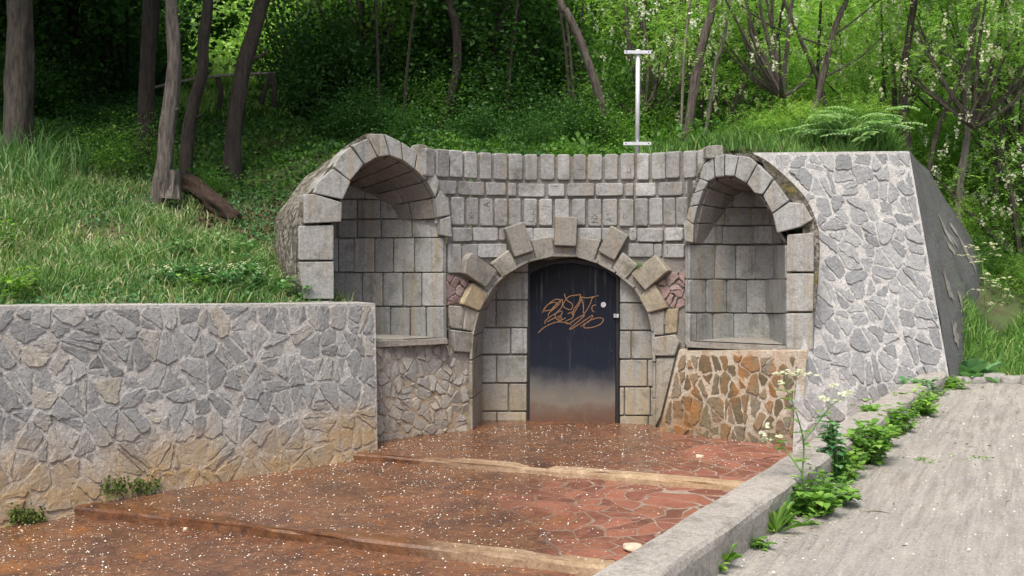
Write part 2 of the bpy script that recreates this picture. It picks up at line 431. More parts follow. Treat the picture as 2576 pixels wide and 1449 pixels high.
M['paint'] = simple('orange_spray_paint', (.20, .105, .045), .7, 30, .2, .0005)
M['whitemark'] = simple('white_chalk_mark', (.36, .36, .38), .8, 60, .4, .0005)
M['carve'] = simple('carved_groove', (.085, .10, .10), .95)
M['twig'] = simple('twig', (.07, .045, .03), .9)
M['stem'] = simple('green_stem', (.13, .24, .07), .6)
s = NT('fallen_petal'); M['petal'] = s.put(s.ramp(s.tint(), [(0, (.26, .19, .13)), (.25, (.46, .40, .32)), (.5, (.66, .62, .55)), (1, (.82, .80, .75))]), .7)
M['litter'] = simple('leaf_litter', (.11, .07, .04), .9, 30, .5)
M['moss'] = leaf_mat('moss', [(0, (.03, .06, .012)), (1, (.10, .14, .03))], .1, .9)

# ground (hillside) : soil and undergrowth colours
s = NT('forest_ground')
n1 = s.noise(.9, 6, .65); n2 = s.noise(6, 6, .7)
c = s.mix(s.ramp(n1, [(.38, 0), (.6, 1)]), (.085, .065, .04), (.06, .12, .03))
c = s.mix(s.ramp(n2, [(.4, 0), (.75, .7)]), c, (.10, .17, .045))
M['ground'] = s.put(c, .95, s.bump(n2, 1, .06))
# road: pale concrete with raked lines
s = NT('raked_concrete'); ang = R(-58 + 0)
v = s.vscale(s.pos, 1, 1, 1, R(-62))
nl = s.noise(10, 5, .65, s.vscale(v, .16, 1.7, 1)); nl2 = s.noise(26, 5, .7, s.vscale(v, .22, 1.5, 1))
n1 = s.noise(1.3, 6, .65); n2 = s.noise(45, 5, .75); n3 = s.noise(9, 6, .7)
gm = s.ramp(s.noise(.8, 4, .6), [(.40, .6), (.60, 1)])
nl = s.mix(gm, (.5, .5, .5), nl)
c = s.mix(s.ramp(nl, [(.38, 0), (.60, 1)]), (.25, .235, .21), (.39, .37, .33))
c = s.mix(s.ramp(n1, [(.45, 0), (.68, .65)]), c, (.30, .285, .27))
c = s.mix(s.ramp(n3, [(.52, 0), (.72, .6)]), c, (.27, .22, .17))
c = s.mix(1.0, c, s.ramp(n2, [(.3, .72), (.7, 1.22)]), 'MULTIPLY')
nb = s.bump(nl, 1.0, .05); nb = s.bump(nl2, .6, .015, nb); nb = s.bump(n2, .6, .006, nb)
M['road'] = s.put(c, .9, nb)
# channel floor: red paving slabs under rusty film
s = NT('red_stone_paving')
vv = s.vscale(s.pos, 1, 1, 1, R(-19))
wv = s.n('ShaderNodeVectorMath', {0: s.vscale(vv, 1.0, 1.15, 1), 1: s.n('ShaderNodeTexNoise', {'Vector': s.pos, 'Scale': 1.2, 'Detail': 2}).outputs[1]}, operation='ADD').outputs[0]
vo = s.n('ShaderNodeTexVoronoi', {'Vector': wv, 'Scale': 3.9, 'Randomness': 1.0}, feature='DISTANCE_TO_EDGE', voronoi_dimensions='2D').outputs[0]
vc = s.n('ShaderNodeTexVoronoi', {'Vector': wv, 'Scale': 3.9, 'Randomness': 1.0}, feature='F1', voronoi_dimensions='2D').outputs['Color']
n1 = s.noise(1.1, 6, .6); n2 = s.noise(8, 6, .7); n3 = s.noise(40, 4, .7)
edge = s.ramp(s.math('ADD', vo, s.math('MULTIPLY', s.math('SUBTRACT', n2, .5), .22)), [(.02, 1), (.06, 0)])
red = s.mix(s.ramp(vc, [(.2, 0), (.8, 1)]), (.13, .046, .032), (.28, .105, .068))
red = s.mix(1.0, red, s.ramp(s.noise(34, 5, .75), [(.3, .68), (.7, 1.25)]), 'MULTIPLY')
red = s.mix(s.ramp(n2, [(.45, 0), (.75, .6)]), red, (.36, .16, .09))
c = s.mix(edge, red, s.mix(s.ramp(n1, [(.4, 0), (.6, 1)]), (.24, .14, .09), (.33, .29, .24)))
# orange-brown sediment: everywhere but the drier right-hand part
mx = s.math('ADD', s.math('MULTIPLY', s.xyz.outputs[0], -.55), s.math('MULTIPLY', s.math('SUBTRACT', n1, .5), 2.6))
mx = s.math('ADD', mx, s.maprange(s.xyz.outputs[1], 8.8, 9.8, 0, .75))
sed = s.maprange(mx, -.75, .35)
sedc = s.mix(s.ramp(s.noise(2.4, 6, .7), [(.38, 0), (.56, 1)]), (.070, .036, .024), (.155, .072, .036))
sedc = s.mix(s.ramp(n2, [(.52, 0), (.68, .85)]), sedc, (.23, .125, .06))
sedc = s.mix(s.ramp(s.noise(3.3, 5, .7), [(.56, 0), (.66, .7)]), sedc, (.25, .095, .02))
sedc = s.mix(1.0, sedc, s.ramp(s.noise(28, 5, .8), [(.3, .55), (.7, 1.35)]), 'MULTIPLY')
c = s.mix(s.math('MULTIPLY', sed, .9), c, sedc)
rg = s.math('ADD', s.maprange(sed, 0, 1, .5, .14), s.math('MULTIPLY', n2, .22))
nb = s.bump(edge, .6, .012); nb.node.invert = True
nb = s.bump(n2, .6, .016, nb); nb = s.bump(n3, .7, .006, nb)
M['paving'] = s.put(c, rg, nb); s.t.links.new(s.math('MULTIPLY', sed, .25), s.b.inputs['Coat Weight']); s.b.inputs['Coat Roughness'].default_value = .12
# steel door
s = NT('painted_steel_door')
z = s.xyz.outputs[2]
zz = s.math('ADD', z, s.math('MULTIPLY', s.math('SUBTRACT', s.noise(2.6, 6, .65), .5), .42))
c = s.ramp(s.maprange(zz, -2.10, -.2), [(0, (.12, .07, .05)), (.04, (.165, .145, .12)), (.10, (.12, .115, .108)), (.18, (.045, .048, .056)), (.28, (.014, .018, .029)), (.75, (.010, .012, .020)), (1, (.004, .005, .006))])
c = s.mix(s.math('MULTIPLY', s.ramp(s.noise(4, 6, .7), [(.50, 0), (.62, .8)]), s.maprange(zz, -1.9, -2.12)), c, (.16, .07, .035))
c = s.mix(s.math('MULTIPLY', s.ramp(s.noise(9, 4, .7, s.vscale(s.pos, 3, 3, .12)), [(.58, 0), (.8, 1)]), .25), c, (.22, .22, .24))
M['door'] = s.put(c, .6, s.bump(s.noise(3, 4, .6), .3, .02)); s.b.inputs['Specular IOR Level'].default_value = .08
M['rustmetal'] = simple('rusty_iron', (.10, .035, .018), .8, 25, .5)

# ------------------------------------------------------------------ plan of the place
arc = circle3(((1090 - CX) / F * 10.75, 10.75), ((1440 - CX) / F * 11.5, 11.5), ((1790 - CX) / F * 10.8, 10.8))
WALL = PlanS(arc)
LN = PlaneS((840, 700, 10.28), (1130, 700, 10.86), (840, 400, 10.28))      # face of left niche
RN = PlaneS((1735, 700, 10.86), (2030, 700, 10.32), (1735, 400, 10.86))    # face of right niche
RW = PlaneS((0, 1000, 7.94), (948, 1000, 10.1), (0, 700, 7.94 + .10))      # left retaining wall, slight batter
BT = PlaneS((1900, 383, 10.80), (2287, 380, 11.45), (1990, 1140, 9.88))    # buttress face
AB = PlaneS((1207, 1000, 11.72), (1648, 1000, 11.42), (1207, 700, 11.72))  # alcove back wall
LB = PlaneS((946, 852, 10.48), (1190, 880, 11.12), (946, 1090, 10.42))     # rubble base under left niche
RB = PlaneS((1705, 880, 10.88), (2012, 885, 10.14), (1650, 1085, 10.98))   # stained rubble under right niche
def floor_z(x, y):
    d = step_d(x, y)
    z = -2.10 - .012 * max(0, 10.5 - y)
    if d > S1: z -= .06
    if d > S2: z -= .075
    return z
# distance downstream of the steps (they run at about 19 degrees)
SA = R(-19); sdx, sdy = -math.sin(-SA), -math.cos(SA)      # unit vector square to the steps, towards the viewer
def step_d(x, y): return (x * math.sin(SA) + y * -math.cos(SA))
def zat(px, py, z): Y = -z * F / (py - HY); return ((px - CX) / F * Y, Y)
p1 = zat(1500, 1190, -2.12); p2 = zat(1160, 1378, -2.19)
S1, S2 = step_d(*p1), step_d(*p2)

# ------------------------------------------------------------------ terrain
pts = [(-4.3, 8.35, -.56), (-6, 7.3, -.5), (-9, 7, -.2), (-9, 11, 1.0), (-3.1, 9.2, -.62), (-1.9, 10.35, -.66)]
def cp(px, py, Y): q = P(px, py, Y); pts.append((q.x, q.y, q.z))
for a in [(740, 700, 11), (700, 650, 11.5), (600, 545, 12), (470, 492, 12.3), (395, 500, 11.8), (50, 400, 12.5), (-200, 380, 12.5),
          (200, 565, 10.9), (0, 610, 9.8), (300, 650, 10.3), (600, 655, 10.6), (585, 460, 13), (860, 400, 13.2), (720, 520, 12.4),
          (1100, 392, 12.9), (1450, 385, 13), (1900, 382, 12), (2250, 379, 12.2), (2420, 470, 16), (2576, 640, 13.5), (2480, 830, 12.2),
          (2405, 950, 11.3), (2576, 957, 11.5), (600, 240, 22), (600, 60, 30)]: cp(*a)
pts += [(1.5, 13.6, 1.1), (3.5, 13.4, 1.15), (5, 13.4, .9), (2, 16, 1.5), (5, 16, 1.3), (0, 16, 1.8), (-4, 16, 2.0), (-1, 14, 1.2), (7.5, 11, -1.6), (8.5, 15, -.8), (9, 20, .8), (14, 12, -1.5), (14, 20, .6), (-12, 20, 3.6), (-5, 20, 2.7), (0, 20, 3.0), (5, 20, 2.6),
        (-18, 32, 9), (-6, 32, 8), (3, 32, 8.5), (12, 32, 7.5), (20, 32, 6), (-20, 46, 17), (0, 46, 17), (20, 46, 15), (-20, 10, 2), (-14, 4, .5), (20, 8, -1.6), (20, 0, -1.6), (-14, -4, .5)]
A = np.array(pts); XY = A[:, :2]; n_ = len(A)
def phi(r2): return .5 * r2 * np.log(r2 + 1e-9)
K = phi(((XY[:, None] - XY[None])**2).sum(-1)) + np.eye(n_) * .02
Pm = np.hstack([np.ones((n_, 1)), XY]); L = np.block([[K, Pm], [Pm.T, np.zeros((3, 3))]])
wts = np.linalg.solve(L, np.concatenate([A[:, 2], np.zeros(3)]))
def hgt(x, y):
    x = np.atleast_1d(np.asarray(x, float)); y = np.atleast_1d(np.asarray(y, float))
    q = np.stack([x, y], -1); r2 = ((q[:, None] - XY[None])**2).sum(-1)
    z = phi(r2) @ wts[:n_] + wts[n_] + wts[n_ + 1] * x + wts[n_ + 2] * y
    return z + .05 * np.sin(x * 2.1 + 1.3 * np.sin(y * 1.7)) * np.sin(y * 2.3)
def h1(x, y): return float(hgt(x, y)[0])
def inpoly(x, y, poly):
    x = np.asarray(x); y = np.asarray(y); ins = np.zeros(x.shape, bool); j = len(poly) - 1
    for i in range(len(poly)):
        xi, yi = poly[i]; xj, yj = poly[j]
        c = ((yi > y) != (yj > y)) & (x < (xj - xi) * (y - yi) / (yj - yi + 1e-12) + xi)
        ins ^= c; j = i
    return ins
rwA, rwB = RW.at(0, 768), RW.at(948, 764)
dW = Vector((rwB.x - rwA.x, rwB.y - rwA.y)).normalized(); nW = Vector((-dW.y, dW.x))   # nW: behind the wall
back = .22
a0 = Vector((rwA.x, rwA.y)) - dW * 6 + nW * back; a1 = Vector((rwB.x, rwB.y)) + nW * back
CHANNEL = [tuple(a0), tuple(a1), (-1.95, 10.75), (-2.2, 11.6), (-1.0, 12.3), (2.2, 12.4), (3.6, 11.7), (4.35, 11.75), (4.9, 11.35), (4.82, 10.95), (.5, 4.3), (-6, -6), (-14, -6)]
kd = Vector((4.69 - .613, 10.7 - 4.15)).normalized(); kn = Vector((-kd.y, kd.x))        # kn: to the left of the kerb
k0 = Vector((.613, 4.15)) - kd * 9; k1 = Vector((4.69, 10.7))
ROAD = [tuple(k0), tuple(k1 + kd * .3), (5.1, 11.25), (5.9, 11.35), (7, 11.45), (25, 11.6), (25, -8), (0, -8)]

xs = np.concatenate([np.arange(-30, -7, .8), np.arange(-7, 9, .14), np.arange(9, 30, .8)])
ys = np.concatenate([np.arange(-8, 6, .7), np.arange(6, 16, .14), np.arange(16, 60, .8)])
X, Y_ = np.meshgrid(xs, ys); Z = hgt(X.ravel(), Y_.ravel()).reshape(X.shape)
ins = inpoly(X, Y_, CHANNEL); Z[ins] = -3.0
insr = inpoly(X, Y_, ROAD); Z[insr] = -1.85
Z[(Y_ > 46)] = np.maximum(Z[Y_ > 46], 15)
nx_ = len(xs); ny_ = len(ys)
V = np.stack([X.ravel(), Y_.ravel(), Z.ravel()], -1)
ii = (np.arange(ny_ - 1)[:, None] * nx_ + np.arange(nx_ - 1)[None]).ravel()
Fq = np.stack([ii, ii + 1, ii + 1 + nx_, ii + nx_], -1)
o = npmesh('hillside', V, Fq, np.zeros(len(Fq)) + .5, M['ground'], smooth=True); tag(o, 'wooded hillside rising behind the stone walls', kind='structure')

# ------------------------------------------------------------------ road, kerb
mb = MB()
nn = 40
def rz(y): return -1.63 + .006 * max(0, min(y, 11))
rows = []
for i in range(61):
    t = i / 60; y = -8 + 19.6 * t
    q = k0 + kd * ((y - k0.y) / kd.y)
    x0 = q.x - .10 if y < 10.9 else 4.75 + (y - 10.9) * .4
    rows.append([Vector((x0 + (26 - x0) * (j / 30)**1.6, y - (0.0 if y < 11.2 else 0.12 * math.sin(j * 1.3)), rz(y) + .01 * noise.noise(Vector((x0 + j * .9, y * .9, 0))))) for j in range(31)])
for i in range(60):
    for j in range(30): mb.quad(rows[i][j], rows[i][j + 1], rows[i + 1][j + 1], rows[i + 1][j])
tag(mb.build('road', M['road'], None, True), 'pale raked concrete road', kind='structure')

kb = thing('concrete_kerb', (2.6, 7.4, -1.6), 'low pale concrete kerb wall running up the right beside the channel', 'kerb')
mb = MB(); prof = []
Lk = (k1 - k0).length; N = 110
for i in range(N + 1):
    t = i / N; q = k0 + kd * (Lk * t); zt = -1.37 - .05 * t
    e = lambda s: .012 * noise.noise(Vector((q.x * 3.1 + s * 5, q.y * 3.1, s)))
    zb = rz(q.y) - .1
    ring = [(0.02, zb), (0, zt - .05), (.004 + e(1), zt - .018), (.022 + e(2), zt + e(6) * .3), (.09, zt + .004 + e(3) * .5), (.17, zt + .003 + e(4) * .5), (.235 + e(5), zt - .002), (.252 + e(7), zt - .02), (.255, zt - .07), (.26, -2.9)]
    prof.append([Vector((q.x + kn.x * a, q.y + kn.y * a, z)) for a, z in ring])
for i in range(N):
    for j in range(9): mb.quad(prof[i][j], prof[i + 1][j], prof[i + 1][j + 1], prof[i][j + 1])
mb.add(prof[-1], [tuple(range(10))])
mb.build('kerb_body', M['kerb'], kb)

# ------------------------------------------------------------------ channel floor with two steps
def clippoly_half(poly, keep_lo, keep_hi):  # keep step_d between lo and hi
    q = clip(poly, math.sin(SA), -math.cos(SA), keep_hi); return clip(q, -math.sin(SA), math.cos(SA), -keep_lo)
CH = [(a0.x - 3, a0.y - 3), (a0.x, a0.y), (a1.x, a1.y), (-2.1, 11.0), (-1.2, 12.2), (2.4, 12.2), (4.3, 11.4), (5.0, 11.2), (4.6, 10.6), (.45, 4.15), (-5.5, -5.5), (-13, -5)]
def floorsheet(name, lo, hi, label):
    mb = MB(); st = .16
    d = lo
    xs_ = np.arange(-11, 6, st); 
    fr = Vector((math.cos(SA), math.sin(SA))); fd = Vector((math.sin(SA), -math.cos(SA)))
    ds = np.arange(lo, hi, st).tolist() + [hi]
    idx = {}; vs = []; fs = []
    U = np.arange(-14, 7, st)
    g = [[fr * u + fd * dd for u in U] for dd in ds]
    inn = inpoly(np.array([[p.x for p in r_] for r_ in g]), np.array([[p.y for p in r_] for r_ in g]), CH)
    mid = (lo + hi) / 2 if hi - lo < 9 else lo + .5
    for i, r_ in enumerate(g):
        for j, p in enumerate(r_):
            base = -2.10 - .012 * max(0, 10.5 - p.y) - (0, .06, .135)[level]
            vs.append(Vector((p.x, p.y, base + .012 * noise.noise(Vector((p.x * 1.9, p.y * 1.9, 0))))))
    W = len(U)
    for i in range(len(ds) - 1):
        for j in range(W - 1):
            if inn[i][j] or inn[i + 1][j] or inn[i][j + 1] or inn[i + 1][j + 1]: fs.append((i * W + j, (i + 1) * W + j, (i + 1) * W + j + 1, i * W + j + 1))
    mb.add(vs, fs); o = mb.build(name, M['paving'], None, True); tag(o, label, kind='structure'); return o
level = 0; floorsheet('channel_floor', step_d(1, 12.6), S1, 'wet red paving of the channel in front of the door')
level = 1; floorsheet('channel_floor', S1, S2, 'red stone paving between the two low steps')
level = 2; floorsheet('channel_floor', S2, S2 + 9, 'red paving below the lower step, nearest the viewer')
fr = Vector((math.cos(SA), math.sin(SA))); fd = Vector((math.sin(SA), -math.cos(SA)))
def stepstone(S, z, u0, u1, wdt, drop, label):
    o = thing('stone_step', (0, 0, 0), label, 'step', 'low steps across the channel'); c = fr * ((u0 + u1) / 2) + fd * S; o.location = (c.x, c.y, z - drop)
    mb = MB(); n = 50; rings = []
    for i in range(n + 1):
        u = u0 + (u1 - u0) * i / n; am = .009 + .012 * max(0, min(1, (-u - .2) / 1.5)); e = lambda k: am * noise.noise(Vector((u * 2.7, k * 7.3, S)))
        zz = lambda a: z - .012 * max(0, 10.5 - (fr * u + fd * (S + a)).y)
        r_ = [(-wdt + e(1), -.02), (-wdt + .03 + e(1), .006 + e(2) * .4 - am * .5 + .008), (-.03, .008 + e(3) * .5 - am * .5 + .008), (-.008 + e(4), -.002), (e(5), -.02), (.008 + e(6) * 1.3, -drop - .06)]
        rings.append([Vector(((fr * u + fd * (S + a)).x, (fr * u + fd * (S + a)).y, zz(a) + dz)) for a, dz in r_])
    for i in range(n):
        for j in range(5): mb.quad(rings[i][j], rings[i + 1][j], rings[i + 1][j + 1], rings[i][j + 1])
    mb.add(rings[-1], [tuple(range(6))])
    mb.build('step_edge', M['kerbrust'], o)
def u_of(p): return p[0] * fr.x + p[1] * fr.y
stepstone(S1 + .02, -2.10, u_of(zat(700, 1150, -2.12)), u_of(zat(1900, 1225, -2.12)) + .75, .17, .07, 'rust-stained low step across the channel, the one nearer the door')
stepstone(S2 + .02, -2.16, u_of(zat(60, 1270, -2.2)), u_of(zat(1620, 1425, -2.2)) + .75, .17, .07, 'pale concrete low step across the channel, nearest the viewer')

# ------------------------------------------------------------------ left retaining wall
rw = thing('retaining_wall', RW.at(600, 1180), 'long grey rubble retaining wall along the left of the channel, grass bank on top', 'wall')
wpoly = [(-420, 774), (944, 763), (950, 1150), (-420, 1460)]
mb = MB()
tl, tr, br, bl = [RW.at(*p) for p in wpoly]
bn = Vector((nW.x, nW.y, 0)) * .36
nseg = 30
for i in range(nseg):
    a, b = tl.lerp(tr, i / nseg), tl.lerp(tr, (i + 1) / nseg); c, d = bl.lerp(br, i / nseg), bl.lerp(br, (i + 1) / nseg)
    mb.quad(c, d, b, a); mb.quad(a, b, b + bn, a + bn)
mb.quad(tr, br, br + bn, tr + bn)
mb.build('wall_core', M['mortar_left'], rw)
mb = MB(); ol = [(-420, 778), (940, 767), (946, 1150), (-420, 1460)]
rubble(mb, RW, ol, .23, .0105, (.001, .015), bias=.45, bstr=.7, aspect=1.6, bev=.005, tilt=.007, rnd=.014)
mb.build('facing_stones', M['rubble_left'], rw)

# ------------------------------------------------------------------ portal: one masonry structure
pt = thing('stone_portal', (.7, 11.2, -2.1), 'curved grey stone portal with arched doorway and two arched niches', 'portal')
INTR = [(1178, 1085), (1178, 880), (1180, 849), (1186, 820), (1197, 782), (1218, 738), (1253, 700), (1300, 669), (1347, 653), (1398, 644), (1449, 646),
        (1496, 658), (1539, 680), (1579, 704), (1612, 740), (1633, 776), (1644, 820), (1648, 849), (1648, 880), (1648, 1088)]
def intr_y(px):
    ys_ = [(a, b) for a, b in zip(INTR[2:-2], INTR[3:-1])]
    for (x0, y0), (x1, y1) in ys_:
        if x0 <= px <= x1 and x1 > x0: return y0 + (y1 - y0) * (px - x0) / (x1 - x0)
    return 1120
mb = MB(); cols = list(np.linspace(1078, 1178, 12)) + list(np.linspace(1179.5, 1646.5, 60)) + list(np.linspace(1648, 1800, 16))
ZT = .965
for i in range(len(cols) - 1):
    a, b = cols[i], cols[i + 1]
    def bot(px):
        for ol_ in ([(1078, 414), (1102, 456), (1124, 505), (1130, 560)], [(1722, 600), (1735, 520), (1755, 440), (1790, 392), (1801, 385)]):
            for (xa, ya), (xb, yb) in zip(ol_, ol_[1:]):
                if xa <= px <= xb and (px < 1126 or px > 1727): return WALL.at(px, ya + (yb - ya) * (px - xa) / (xb - xa) - 2)
        return (WALL.at(px, intr_y(px) - 3) if 1180 < px < 1646.6 else WALL.atz(px, -2.3))
    if a < 1180 <= b or a < 1647 <= b: continue
    ta, tb_ = WALL.atz(a, ZT), WALL.atz(b, ZT)
    mb.quad(bot(a), bot(b), tb_, ta)
    mb.quad(ta, tb_, tb_ + Vector((.03, .42, 0)), ta + Vector((.03, .42, 0)))
mb.build('wall_core', M['joint'], pt)
# coursed blocks
c2 = lambda x: 1050 + .2995 * x
rowdef = [(.992, .692, [(60, 135), (148, 248), (268, 370), (393, 492), (520, 615), (640, 745), (765, 875), (905, 1005), (1035, 1150), (1175, 1280), (1310, 1415), (1430, 1550), (1575, 1685), (1710, 1825), (1850, 1950), (1975, 2090), (2100, 2210), (2240, 2350), (2368, 2450)]),
          (.655, .508, [(150, 318), (340, 555), (575, 738), (760, 825), (845, 1065), (1095, 1230), (1258, 1485), (1503, 1728), (1748, 1818), (1838, 2005), (2030, 2235), (2262, 2400)]),
          (.478, .168, [(175, 255), (275, 378), (408, 500), (522, 625), (645, 745), (765, 862), (893, 1000), (1020, 1128), (1150, 1275), (1300, 1410), (1435, 1545), (1562, 1680), (1700, 1818), (1835, 1940), (1955, 2065), (2075, 2170), (2185, 2300)]),
          (.142, -.008, [(285, 450), (465, 672), (682, 735), (900, 965), (972, 1150), (1340, 1545), (1552, 1640), (1785, 1845), (1855, 2068), (2085, 2240)]),
          (-.037, -.19, [(365, 495), (503, 745), (1770, 1985), (1993, 2060), (2070, 2250)]),
          (-.037, -.355, [(250, 355)])]
mb = MB(); blocks = []
for ri, (z1, z0, bl_) in enumerate(rowdef):
    for (x0, x1) in bl_:
        j = lambda: random.uniform(-1.2, 1.2)
        a, b = c2(x0) + j() * .6, c2(x1) + j() * .6; dz = random.uniform(-.006, .006); fr_ = random.uniform(.022, .042)
        pp = [WALL.atz(a, z0 + dz), WALL.atz(b, z0 + dz + random.uniform(-.004, .004)), WALL.atz(b, z1 + dz * .5), WALL.atz(a, z1 + dz * .5)]
        slab(mb, pp, WALL.nat((a + b) / 2), .06, fr_, .014, .018, None, .005)
        blocks.append((ri, (a + b) / 2, (z0 + z1) / 2, fr_, b - a, z1 - z0))
mb.build('wall_blocks', M['course'], pt)
# scratched letters on the blocks
G = {'C': [[(.9, .8), (.5, 1), (.1, .7), (.1, .3), (.5, 0), (.9, .2)]], 'H': [[(.1, 0), (.1, 1)], [(.9, 0), (.9, 1)], [(.1, .5), (.9, .5)]],
     '7': [[(.1, 1), (.9, 1), (.3, 0)]], 'E': [[(.9, 1), (.1, 1), (.1, 0), (.9, 0)], [(.1, .5), (.7, .5)]], 'M': [[(0, 0), (.1, 1), (.5, .4), (.9, 1), (1, 0)]],
     'A': [[(0, 0), (.5, 1), (1, 0)], [(.2, .4), (.8, .4)]], 'P': [[(.1, 0), (.1, 1), (.9, 1), (.9, 0)]], 'X': [[(0, 0), (1, 1)], [(0, 1), (1, 0)]],
     'N': [[(0, 0), (0, 1)], [(0, 1), (1, 0)], [(1, 0), (1, 1)]], 'R': [[(.1, 0), (.1, 1), (.8, .9), (.8, .6), (.1, .5), (.9, 0)]], 'L': [[(.1, 1), (.1, 0), (.9, 0)]], 'S': [[(.9, .9), (.3, 1), (.2, .6), (.8, .4), (.7, 0), (.1, .1)]]}
words = {1: ['', 'NE', 'LM', '', 'IML', 'E', 'PN', 'ARS', '', 'M', 'RC', ''], 2: ['', '', 'NC', 'MXA', 'XNIX', 'AH', 'LEC', '7H', '', 'ECH', 'NXSN', 'ANS', 'RX', 'SX', '', 'A', ''],
         3: ['CAN', 'NPEC', '', '', 'LA', 'M', '', 'C', 'CM', 'I'], 4: ['I', 'INL', 'VC', '', 'NL'], 0: ['', '', 'H', '', '', 'R', '', '', '', '', 'E', '', '', 'EP', '', '', 'H', '', ''], 5: ['MNA']}
G['I'] = [[(.5, 0), (.5, 1)]]; G['V'] = [[(0, 1), (.5, 0), (1, 1)]]
mb = MB(); cnt = {}
for ri, px, zc, fr_, wpx, hz in blocks:
    k = cnt.get(ri, 0); cnt[ri] = k + 1; wd = words[ri][k] if k < len(words[ri]) else ''
    if not wd: continue
    n = WALL.nat(px); u = Vector((-n.y, n.x, 0)); u = u if u.x > 0 else -u; cc = WALL.atz(px, zc, fr_ + .0015)
    vert = ri in (0, 2, 5); L_ = hz * .8 if vert else wpx / F * 11 * .8
    sz = min(L_ / len(wd), .085 if vert else .09)
    for q, ch in enumerate(wd):
        t = (q - (len(wd) - 1) / 2) * sz
        for stroke in G[ch]:
            pl = []
            for (a, b) in stroke:
                a, b = (a - .5) * sz * .7, (b - .5) * (.085 if not vert else .075)
                if vert: ux, vz = -b, t + a
                else: ux, vz = t + a, b
                pl.append(cc + u * ux + Vector((0, 0, vz)) + u * random.uniform(-.003, .003))
            for a, b in zip(pl, pl[1:]):
                d = (b - a).normalized(); s_ = d.cross(n) * .0036
                mb.quad(a - s_ - n * .001, b - s_ - n * .001, b + s_, a + s_)
mb.build('carved_letters', M['carve'], pt)
# parapet end blocks
def polyslab(mb, S, poly, **k):
    pp = [S.at(*p) for p in poly]; slab(mb, pp, S.nat(sum(p[0] for p in poly) / len(poly)), **k)
for poly in ([(1034, 366), (1058, 363), (1077, 367), (1080, 415), (1034, 412)], [(1775, 368), (1805, 365), (1819, 367), (1818, 398), (1775, 400)]):
    mb = MB(); polyslab(mb, PlaneS((1000, 400, 10.72), (1800, 400, 10.72), (1000, 300, 10.72)), poly, back=.3, front=.03, bev=.015, rnd=.02)
    mb.build('parapet_block', M['arch'], pt)
# door arch stones
k2 = lambda l: [(1050 + .2995 * x, 336 + .2995 * y) for x, y in l]
k5 = lambda l: [(1050 + .3623 * x, 595 + .3623 * y) for x, y in l]
arch = [(k2([(1150, 952), (1320, 955), (1312, 1030), (1165, 1028)]), .10), (k2([(945, 895), (1120, 868), (1137, 1028), (992, 1056)]), .13),
        (k2([(715, 800), (868, 748), (943, 980), (792, 1030)]), .19), (k2([(797, 1057), (948, 1002), (978, 1060), (832, 1118)]), .10),
        (k2([(605, 1090), (745, 982), (818, 1128), (692, 1203)]), .14), (k2([(362, 1062), (408, 1004), (618, 1152), (525, 1283), (352, 1170)]), .20),
        (k2([(628, 1166), (682, 1225), (597, 1335), (537, 1298)]), .10), (k5([(355, 322), (463, 393), (402, 512), (287, 463)]), .15),
        (k5([(322, 492), (403, 520), (376, 658), (302, 640)]), .11), (k5([(208, 480), (314, 490), (294, 640), (222, 630)]), .08), (k5([(226, 650), (366, 668), (356, 802), (242, 792)]), .12),
        (k5([(262, 815), (356, 815), (352, 1310), (262, 1310)]), .06),
        (k2([(1342, 872), (1537, 897), (1482, 1058), (1328, 1030)]), .13), (k2([(1637, 778), (1778, 860), (1665, 1060), (1537, 985)]), .19),
        (k2([(1520, 1012), (1655, 1072), (1630, 1138), (1497, 1080)]), .10), (k2([(1732, 998), (1858, 1110), (1750, 1223), (1652, 1130)]), .14),
        (k2([(2022, 1022), (2130, 1150), (1945, 1308), (1832, 1176)]), .20), (k2([(1820, 1184), (1917, 1322), (1887, 1348), (1767, 1217)]), .10),
        (k5([(1665, 332), (1743, 490), (1618, 523), (1562, 425), (1600, 372)]), .15), (k5([(1622, 536), (1728, 516), (1720, 678), (1648, 680)]), .11),
        (k5([(1734, 510), (1818, 500), (1806, 663), (1727, 672)]), .08), (k5([(1662, 698), (1798, 682), (1828, 735), (1798, 822), (1670, 822)]), .12),
        (k5([(1665, 850), (1792, 850), (1755, 1010), (1700, 1240), (1662, 1310)]), .09)]
mb = MB()
ts = [.4, .4, .2, .6, .7, .3, .6, .97, .7, .8, .5, .55, .5, .25, .7, .7, .85, .6, .9, .5, .95, .8, .7]
for (poly, fr_), t in zip(arch, ts): polyslab(mb, WALL, [(cen(poly)[0] + (a - cen(poly)[0]) * 1.045, cen(poly)[1] + (b - cen(poly)[1]) * 1.045) for a, b in poly], back=.1, front=fr_ * .72 - .02, bev=.014, rnd=.014, tint=t, tilt=.006)
da = mb.build('door_arch', M['arch'], pt)
mb = MB(); polyslab(mb, WALL, k2([(1155, 697), (1335, 702), (1325, 948), (1142, 940)]), back=.1, front=.14, bev=.015, rnd=.014, tint=.25)
mb.build('keystone', M['arch'], pt)
